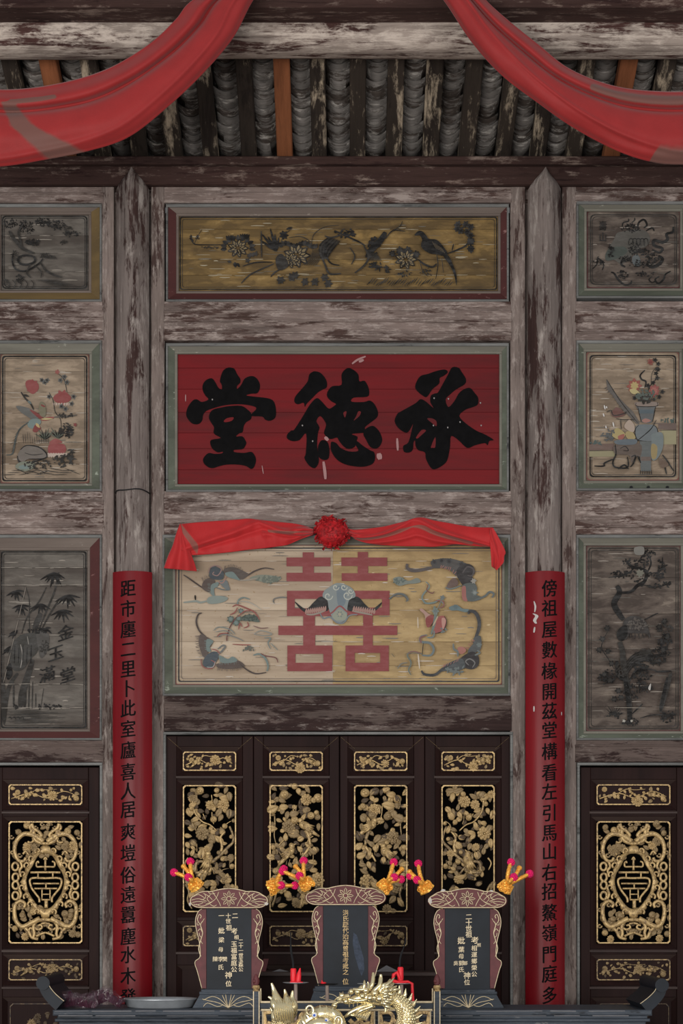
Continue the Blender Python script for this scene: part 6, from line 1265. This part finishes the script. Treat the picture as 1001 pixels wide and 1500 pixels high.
# packets in clear film
PK_ = [(108, 1467, 30, 20, .96, -8, 'fanned open at the left end of the heap'), (128, 1470, 26, 18, 1.0, 10, 'lowest at the front middle of the heap'), (150, 1462, 30, 22, .92, -24, 'tallest one in the heap, leaning right'), (170, 1466, 20, 20, .98, 30, 'rounded one nearest the metal tray'), (96, 1462, 24, 16, .93, -32, 'spread against the scroll end of the table'), (140, 1456, 34, 10, .88, -18, 'reddish one lying at the back of the heap')]
for i, (x, y, w_, h_, o2, ang, d_) in enumerate(PK_):
    s = sc(o2); c = px2(x, y, o2); root = empty('plastic_packet', (c.x, -o2, TZ+.002), label='clear plastic packet of folded purple paper, '+d_, cat='packet', group='plastic packets on the left of the altar table')
    R = random.Random(i); ca, sa = math.cos(math.radians(-ang)), math.sin(math.radians(-ang)); mb = MB()
    def T(a, b, d_=0): X_ = (a*ca-b*sa)*s; Z_ = (a*sa+b*ca)*s; return Vector((c.x+X_, -o2-d_, max(TZ+.004, c.z+Z_)))
    for k in range(7):
        a = -w_*.36+w_*.72*k/6; t = R.uniform(-.5, .5); pts = [T(a-2.5, -h_*.3, .01*R.random()), T(a+t*6-1, h_*.30, .02), T(a+t*6+1.5, h_*.30, .02), T(a+2.5, -h_*.3, .01*R.random()+.008)]
        mb.add(pts+[q+Vector((.002, .004, 0)) for q in pts], [(0, 1, 2, 3), (7, 6, 5, 4), (0, 4, 5, 1), (1, 5, 6, 2), (2, 6, 7, 3), (3, 7, 4, 0)])
    ob('folded_paper', mb, 'packet_purple', root)
    fm = MB(); fm.mat('clear_film')
    fm.grid(lambda u, v: T(-w_*.62+w_*1.24*u+R.uniform(-2, 2), -h_*.5+h_*1.05*v+R.uniform(-2.5, 2.5), .020+.022*math.sin(PI*u)*math.sin(PI*v)+R.uniform(-.010, .010)), 6, 4)
    f_ = ob('film', fm, None, root, False, False)
# shelf behind the tablets with scraps of paper
mb = MB(); a, b = px2(372, 1424, .35), px2(644, 1430, .35); mb.box((a.x, -.36, a.z), (b.x, -.10, b.z), .004); sh = empty('back_shelf', ((a.x+b.x)/2, -.2, 0), label='low dark shelf table standing between the doors and the tablets', cat='shelf'); ob('shelf_top', mb, 'door_moulding_wood', sh)
mb = MB(); mb.box((a.x+.02, -.33, .02), (b.x-.02, -.30, b.z)); ob('front_board', mb, 'door_wood', sh)
for x in (a.x+.05, b.x-.05): mb = MB(); mb.box((x-.03, -.30, 0), (x+.03, -.12, b.z), .004); ob('leg', mb, 'door_wood', sh)
def scrap(x, y, w_, h_, out, zz, label):
    mb = MB(); c = px2(x, y, out); s = sc(out); a = w_*s/2; h = h_*s; R = random.Random(int(x))
    vs = [(c.x-a, -out-.03, zz), (c.x+a, -out-.03, zz), (c.x+a*.9, -out+.04, zz), (c.x-a*.9, -out+.04, zz), (c.x-a*.1, -out, zz+h), (c.x+a*.35, -out+.01, zz+h*.6)]
    mb.add(vs, [(0, 1, 5, 4), (1, 2, 5), (2, 3, 4, 5), (3, 0, 4), (0, 3, 2, 1)]); return ob('paper_scrap', mb, 'paper_grey', None, False, label=label, cat='paper')
scrap(568, 1424, 34, 9, .28, a.z+.001, 'crumpled grey paper scrap on the shelf, right of the middle tablet'); scrap(411, 1424, 24, 3.5, .28, a.z+.001, 'flat grey paper scrap on the shelf, left of the middle tablet')
mb = MB(); q0, q1 = px2(386, 1424, .3), px2(390, 1405, .3); mb.add([(q0.x-.02, -.28, a.z+.001), (q0.x+.012, -.28, a.z+.001), (q1.x+.012, -.24, q1.z), (q1.x-.018, -.24, q1.z), (q0.x-.02, -.25, a.z+.001), (q0.x+.012, -.25, a.z+.001), (q1.x+.012, -.235, q1.z), (q1.x-.018, -.235, q1.z)], [(0, 1, 2, 3), (4, 7, 6, 5), (0, 4, 5, 1), (2, 6, 7, 3), (1, 5, 6, 2), (0, 3, 7, 4)])
ob('red_paper_slip', mb, 'tablet_red', None, label='small dark red paper slip leaning on the shelf behind the left tablet', cat='paper')

# ================================================================ front offering table and candle rack
FZ = .82; mb = MB(); a, b = px2(352, 1500, 1.7), px2(664, 1500, 1.7)
ft = empty('offering_table', ((a.x+b.x)/2, -1.6, 0), label='black front table under the gilt railing and the dragon, below the picture edge', cat='table')
mb.box((a.x, -2.1, FZ-.05), (b.x, -1.2, FZ), .008); ob('table_top', mb, 'black_lacquer', ft)
for x in (a.x+.06, b.x-.06):
    for y in (-2.04, -1.26): mb = MB(); mb.box((x-.03, y-.03, 0), (x+.03, y+.03, FZ-.05), .006); ob('leg', mb, 'black_lacquer', ft)
RO = 1.40; rk = empty('candle_rack', px2(505, 1540, RO), label='black lacquered railing with gilt edges and pierced panels behind the dragon', cat='rack'); rk.location.z = FZ+.001
def rbox(name, x0, y0, x1, y1, out, th, mat, bev=.003, parent=None):
    a, b = px2(x0, y0, out), px2(x1, y1, out); m = MB(); m.box((a.x, -out, a.z), (b.x, -out+th, max(b.z, FZ+.001)), bev); return ob(name, m, mat, parent or rk)
for x in (375.5, 640.5):
    pst = rbox('post', x-4.6, 1452, x+4.6, 1600, RO+.02, .06, 'black_lacquer')
    for dx in (-4.6, 3.6): rbox('gilt_edge', x+dx, 1452, x+dx+1.2, 1590, RO+.022, .004, 'line_gold', 0, pst)
    m = MB(); c = px2(x, 1452, RO); m.lathe((c.x, -RO, c.z), [(.001, 0), (.020, 0), (.014, .008), (.020, .02), (.016, .03), (.001, .031)], 14); ob('cap', m, 'old_gilt', pst, .7)
    m = MB(); c = px2(x, 1443, RO); m.lathe((c.x, -RO, c.z), [(.001, 0), (.014, .002), (.018, .02), (.012, .042), (.004, .055), (.001, .056)], 12); m.ball((c.x-.008, -RO-.012, c.z+.02), .010, 8, 6); ob('red_finial', m, 'tablet_red', pst, .7)
rbox('gilt_line', 382, 1466.5, 634, 1469.5, RO+.012, .02, 'line_gold'); rbox('top_rail', 380, 1469.5, 636, 1478, RO+.01, .04, 'black_lacquer'); rbox('gilt_line', 382, 1478, 634, 1481, RO+.012, .02, 'line_gold')
rbox('bottom_rail', 380, 1545, 636, 1600, RO+.01, .04, 'black_lacquer')
for x in (381, 633): rbox('gilt_line', x, 1448, x+2, 1469, RO+.012, .01, 'line_gold')
for u0, u1 in ((384, 462), (466, 550), (554, 632)):
    for i, x in enumerate((u0, u1-2.2)): rbox('gilt_line', x, 1481, x+2.2, 1545, RO+.008, .02, 'line_gold')
    m = MB(); fr = (0, 0, 1); cy = 1512
    for sg in (0, 1):
        X = (lambda x: x) if not sg else (lambda x: u0+u1-x)
        for pts, w_ in (([(u0+2, 1484), (u0+16, 1483), (u0+22, 1490), (u0+18, 1500), (u0+8, 1498)], 6), ([(u0+3, 1486), (u0+5, 1500), (u0+4, 1530)], 6), ([(u0+20, 1492), (u0+30, 1500), (u0+38, 1494)], 7), ([(u0+10, 1500), (u0+20, 1515), (u0+14, 1535), (u0+30, 1540)], 6)):
            m.tube([px2(X(p.x), p.y, RO) for p in catmull([(x, y, 0) for x, y in pts], 4)], w_*.5*sc(RO), 7, .5)
    ob('pierced_panel', m, 'old_gilt', rk, .9)
# pricket plates on the rack
for i, x in enumerate((433.5, 479.5, 537.5, 588.5)):
    yp = (1440.5, 1442.5, 1442.0, 1441.5)[i]; hw = (19, 17, 14, 15)[i]; o2 = RO-.02; c = px2(x, yp, o2); c0 = px2(x, 1469, o2)
    m = MB(); m.tube([(c.x, -o2, px2(x, 1545, o2).z), (c.x, -o2, c.z)], .0095, 10); stem = ob('pricket_stem', m, 'pale_wood', rk, .8)
    m = MB(); r = hw*sc(o2); m.lathe((c.x, -o2, c.z), [(.001, -.002), (r*.7, -.001), (r, .004), (r, .0055), (r*.7, .001), (.001, .001)], 28, 'z', 1, .8); ob('drip_plate', m, 'steel' if i != 1 else 'soot', rk, .8)
def candle(x0, yb, yt, tilt, label, drip):
    o2 = RO-.02; c = px2(x0, yb, o2); t = px2(x0, yt, o2); root = empty('red_candle', (c.x, -o2, c.z+.005), label=label, cat='candle', group='burnt red candles on the rack')
    m = MB(); z0 = c.z+.007; h = t.z-c.z
    m.lathe((c.x, -o2, z0), [(.001, 0), (.014, 0), (.0155, h*.3), (.015, h*.92), (.012, h), (.001, h*.98)], 14); ob('wax_body', m, 'wax_red', root, .7)
    m = MB()
    for pts, rs in drip: m.tube([px2(x, y, o2+.016) for x, y in pts], [r*sc(o2) for r in rs], 8)
    ob('melted_wax', m, 'wax_red', root, .9)
    return root, c, t
r_, c, t = candle(430, 1439.5, 1420.5, 0, 'stub of red candle with slumped wax, left of the middle tablet', [([(437, 1438), (438, 1428), (440, 1418)], (4, 3.6, .8)), ([(425, 1438.8), (436, 1439), (444, 1439)], (1.2, 1.6, .8))])
m = MB(); P_ = catmull([(429.5, 1421, 0), (429.5, 1410, 0), (426.5, 1392, 0), (426, 1366, 0)], 5); m.tube([px2(p.x, p.y, RO-.02) for p in P_], [.0055]*12+[.003]*(len(P_)-12), 7); ob('charred_wick', m, 'soot', r_, .8)
r_, c, t = candle(587, 1440.5, 1418.5, 0, 'stub of red candle with wax running off its plate, right of the middle tablet', [([(575, 1437), (577, 1428), (582, 1424), (586, 1434)], (1.6, 3, 3, 2)), ([(574, 1436), (584, 1439.5), (598, 1438), (604, 1441), (604.5, 1455), (606, 1470), (605, 1474)], (2.5, 3, 2, 2.2, 2.2, 1.8, 2.4))])
m = MB(); P_ = catmull([(586, 1418, 0), (586, 1408, 0), (588, 1398, 0), (593, 1384, 0), (595, 1374, 0)], 4); m.tube([px2(p.x, p.y, RO-.02) for p in P_], [.005]*10+[.0028]*(len(P_)-10), 7); ob('charred_wick', m, 'soot', r_, .8)
m = MB(); c = px2(474, 1441.5, RO-.02); m.ball((c.x, -RO+.01, c.z+.006), .011, 8, 6, 1.4, 1, .5); m.tube([(c.x-.004, -RO+.01, c.z+.005), (c.x-.008, -RO+.01, c.z+.020)], [.005, .002], 6); ob('wax_remnant', m, 'wax_red', None, True, label='small pink-red wax remnant on the dark drip plate before the middle tablet', cat='wax')

# ================================================================ gilt dragon
DO = 1.80; ZD = FZ+.002
dg = empty('dragon_figurine', (px2(500, 1560, DO).x, -DO, ZD), label='shiny pale gold dragon figurine with flame tail, horns and blue-eyed mask at front', cat='figurine')
def dm(name, mb, mat='bright_gold', sm=1.0, parent=None): return ob(name, mb, mat, parent or dg, sm)
def path(pts, n=6): return catmull([(x, y, z) for x, y, z in pts], n)
def dtube(mb, pts, r, n=12, flat=1.0, k=6):
    P_ = path(pts, k); m_ = len(P_); rr = []
    for i in range(m_): f = i/(m_-1)*(len(r)-1); j = int(min(f, len(r)-2)); rr.append((r[j]+(r[j+1]-r[j])*(f-j))*sc(DO))
    V_ = [px2(p.x, p.y, DO+p.z) for p in P_]; mb.tube(V_, rr, n, flat); return V_, rr
# S-shaped body: neck arch right, dipping down and back under, rising to the tail at left
body = MB(); V_, rr = dtube(body, [(560, 1465, .02), (575, 1462, 0), (590, 1473, 0), (596, 1492, 0), (588, 1512, 0), (560, 1528, 0), (520, 1538, 0), (470, 1535, 0), (430, 1530, 0), (412, 1516, 0), (410, 1500, 0), (414, 1488, 0)], [7, 9, 11.5, 13, 14, 15, 17, 17, 16, 14, 12, 10], 16)
bd = dm('body', body)
sc_ = MB(); R = random.Random(2)
for i in range(3, len(V_)-4, 1):     # overlapping scales on the near side
    t = (V_[i+1]-V_[i-1]).normalized(); side = Vector((0, -1, 0)); nn = t.cross(side).normalized()
    for k in range(-4, 5):
        a = k*.36+(.18 if i % 2 else 0); c = V_[i]+(side*math.cos(a)+nn*math.sin(a))*rr[i]*.98; sc_.ball(c, rr[i]*.17, 6, 4)
dm('scales', sc_, parent=bd)
sp = MB()
for i in range(2, len(V_)-3, 2):
    t = (V_[i+1]-V_[i-1]).normalized(); nn = t.cross(Vector((0, -1, 0))).normalized()
    if (nn.x*1 < 0 and i < 30): nn = -nn
    sp = MB(); b0 = V_[i]+nn*rr[i]*.8; sp.tube([b0, b0+nn*.020-t*.006, b0+nn*.042-t*.022], [.013, .009, .001], 7, .45); dm('dorsal_spine', sp)
# flame tail
tl = MB()
for pts, r in (([(414, 1494, 0), (412, 1478, .01), (406, 1464, .01), (402, 1452, 0), (398, 1440, 0)], [13, 13, 7, 4, 1.4]), ([(410, 1484, 0), (402, 1472, .01), (399, 1464, 0), (393, 1460, 0)], [11, 6, 3.4, 1.4]), ([(418, 1488, 0), (421, 1470, .015), (419, 1458, 0), (417, 1449, 0)], [11, 8, 3.4, 1.2]), ([(422, 1490, 0), (430, 1474, .01), (428, 1462, 0), (429, 1451, 0)], [9, 7, 4, 1.2]), ([(416, 1498, 0), (404, 1492, 0), (400, 1482, 0), (396, 1476, 0)], [10, 7, 3, 1]), ([(420, 1494, .0), (431, 1484, .0), (432, 1472, .0)], [8, 5, 2])):
    dtube(tl, pts, r, 10, .8)
for k in range(9): x = 404+k*3; dtube(tl, [(x+2, 1498, .035), (x-2+k*.4, 1484, .045), (x+1-k*.3, 1472, .042), (x-4+k, 1462, .02)], [1.8, 2.2, 1.6, .4], 6)
dm('flame_tail', tl)
# head, facing left
hd = MB()
dtube(hd, [(572, 1462, 0), (552, 1461, .01), (534, 1461, .015), (520, 1464, .015), (508, 1468, .015)], [13, 13, 9.5, 6.5, 4.2], 14); dtube(hd, [(512, 1459, .02), (501, 1462, .02), (495, 1466, .02)], [4, 5, 3], 10)
for x, y, r, z in ((501, 1458.5, 4.6, .03), (515, 1452.5, 4.4, .03), (507, 1467, 4.4, .03), (524, 1453, 4.6, .045), (536, 1451, 5, .05), (531, 1459, 4.2, .06), (549, 1455, 6, .05), (556, 1463, 6, .06), (542, 1462, 4.6, .065)): c = px2(x, y, DO+z); hd.ball(c, r*sc(DO), 9, 7)
dtube(hd, [(512, 1464, .05), (524, 1466, .055), (538, 1464, .06)], [2, 2.4, 1.4], 7); dtube(hd, [(518, 1449, .04), (530, 1449.5, .055), (545, 1447, .055)], [2.2, 2.6, 1.5], 7)
h_ = dm('head', hd)
jw = MB(); dtube(jw, [(548, 1470, .01), (532, 1475, .02), (516, 1482, .02), (505, 1490, .02)], [7, 5, 4, 1.6], 10, .8); dtube(jw, [(545, 1474, .02), (530, 1480, .03), (520, 1487, .02), (512, 1486, .02)], [4, 4, 2.5, 1], 8)
dm('jaw', jw)
tt = MB()
for k in range(5): dtube(tt, [(512+k*6, 1471-k*.6, .045), (512+k*6, 1476-k*.6, .045)], [1.3, .2], 6)
dm('teeth', tt, parent=h_)
ey = MB(); c = px2(536, 1455.5, DO+.085); ey.ball(c, .0075, 8, 6); dm('eye', ey, parent=h_)
for pts, r in (([(540, 1450, .04), (545, 1443, .04), (547, 1432, .03), (547, 1425, .02)], [3.4, 3.4, 3, 1.8]), ([(548, 1452, .05), (556, 1444, .05), (558, 1434, .04), (558, 1427, .04)], [3.6, 3.6, 3.2, 1.8])):
    m = MB(); dtube(m, pts, r, 10); dm('horn', m)
mn = MB()
for pts, r in (([(533, 1449, .05), (534, 1442, .05), (534, 1436, .04)], [3, 2.4, 1]), ([(540, 1449, .06), (540, 1443, .05), (539, 1438, .05)], [2.6, 2, .8]), ([(524, 1452, .05), (530, 1446, .04), (536, 1446, .03)], [2.4, 3, 1])):
    dtube(mn, pts, r, 8)
for k in range(26):
    a = -.9+k*.07; l = 15+6*math.sin(k*1.7); x0, y0 = 552+6*math.cos(a), 1460+10*math.sin(a)
    dtube(mn, [(x0, y0, .045+.02*math.sin(k)), (x0+l*.45, y0+l*.5*a-2+2*math.sin(k*2), .06+.012*math.sin(k*3)), (x0+l*.8, y0+l*.8*a-1, .05), (x0+l*1.05, y0+l*.95*a-4, .03)], [2.4, 3.2, 2.2, .5], 7, .7, 4)
for k in range(4): dtube(mn, [(556+k*3, 1452, .03), (566+k*4, 1444+k*2, .03), (572+k*5, 1434+k*5, .02)], [3, 3, .6], 8, .6)
for k in range(6): dtube(mn, [(528+k*3, 1482, .02), (522+k*3, 1488+k, .03), (526+k*2, 1495, .02)], [1.6, 1.6, .4], 6)
dm('mane', mn)
wk = MB(); dtube(wk, [(500, 1466, .04), (492, 1470, .05), (487, 1474, .04), (490, 1480, .03)], [1.6, 1.8, 1.6, 1], 7); dtube(wk, [(505, 1462, .05), (496, 1461, .06), (490, 1466, .05)], [1.4, 1.4, .8], 7); c = px2(490, 1473, DO+.04); wk.ball(c, .015, 9, 7)
dm('whisker', wk)
# low mask with blue eyes on the front
mk_ = MB(); zc = .10
dtube(mk_, [(440, 1508, zc), (454, 1494, zc), (472, 1485, zc), (490, 1490, zc), (500, 1508, zc)], [9, 12, 13, 12, 10], 14); dtube(mk_, [(452, 1506, zc+.03), (470, 1500, zc+.045), (492, 1508, zc+.03)], [9, 12, 9], 12)
for k, (x, y) in enumerate(((444, 1493), (450, 1484), (458, 1481), (470, 1477), (479, 1478), (488, 1480), (494, 1487))): dtube(mk_, [(x+3, y+7, zc+.03), (x, y+2, zc+.03), (x-2+k*.3, y-5, zc+.02)], [5, 3.2, .5], 7, .6)
for x, y in ((454, 1479), (496, 1495)): mk_.tube([px2(x+5.5*math.cos(j*.63), y+1+7*math.sin(j*.63), DO+zc+.05+.001*j) for j in range(12)], 2.0*sc(DO), 8)
for x, y in ((461, 1487), (478, 1495)): mk_.tube([px2(x+4.6*math.cos(j*.63), y+4.2*math.sin(j*.63), DO+zc+.062) for j in range(11)], .0032, 6)
msk = dm('beast_mask', mk_)
for x, y in ((461, 1487), (478, 1495)):
    e1 = MB(); e2 = MB(); c = px2(x, y, DO+zc+.060); e1.ball(c, .0125, 10, 8); e2.ball(c+Vector((-.001, -.0085, 0)), .0065, 9, 7)
    dm('eye_white', e1, 'eye_white', 1.0, msk); dm('eye_iris', e2, 'eye_blue', 1.0, msk)
# feet reach the table top
for x in (430, 470, 520, 560):
    m = MB(); dtube(m, [(x, 1540, 0), (x-6, 1552, .02)], [9, 6], 10); v = px2(x-8, 0, DO); m.tube([px2(x-6, 1552, DO+.02), Vector((v.x, -DO-.03, ZD+.016))], [.022, .016], 10); m.ball((v.x, -DO-.045, ZD+.014), .014, 8, 6, 1.2, 2, 1); dm('foot', m)
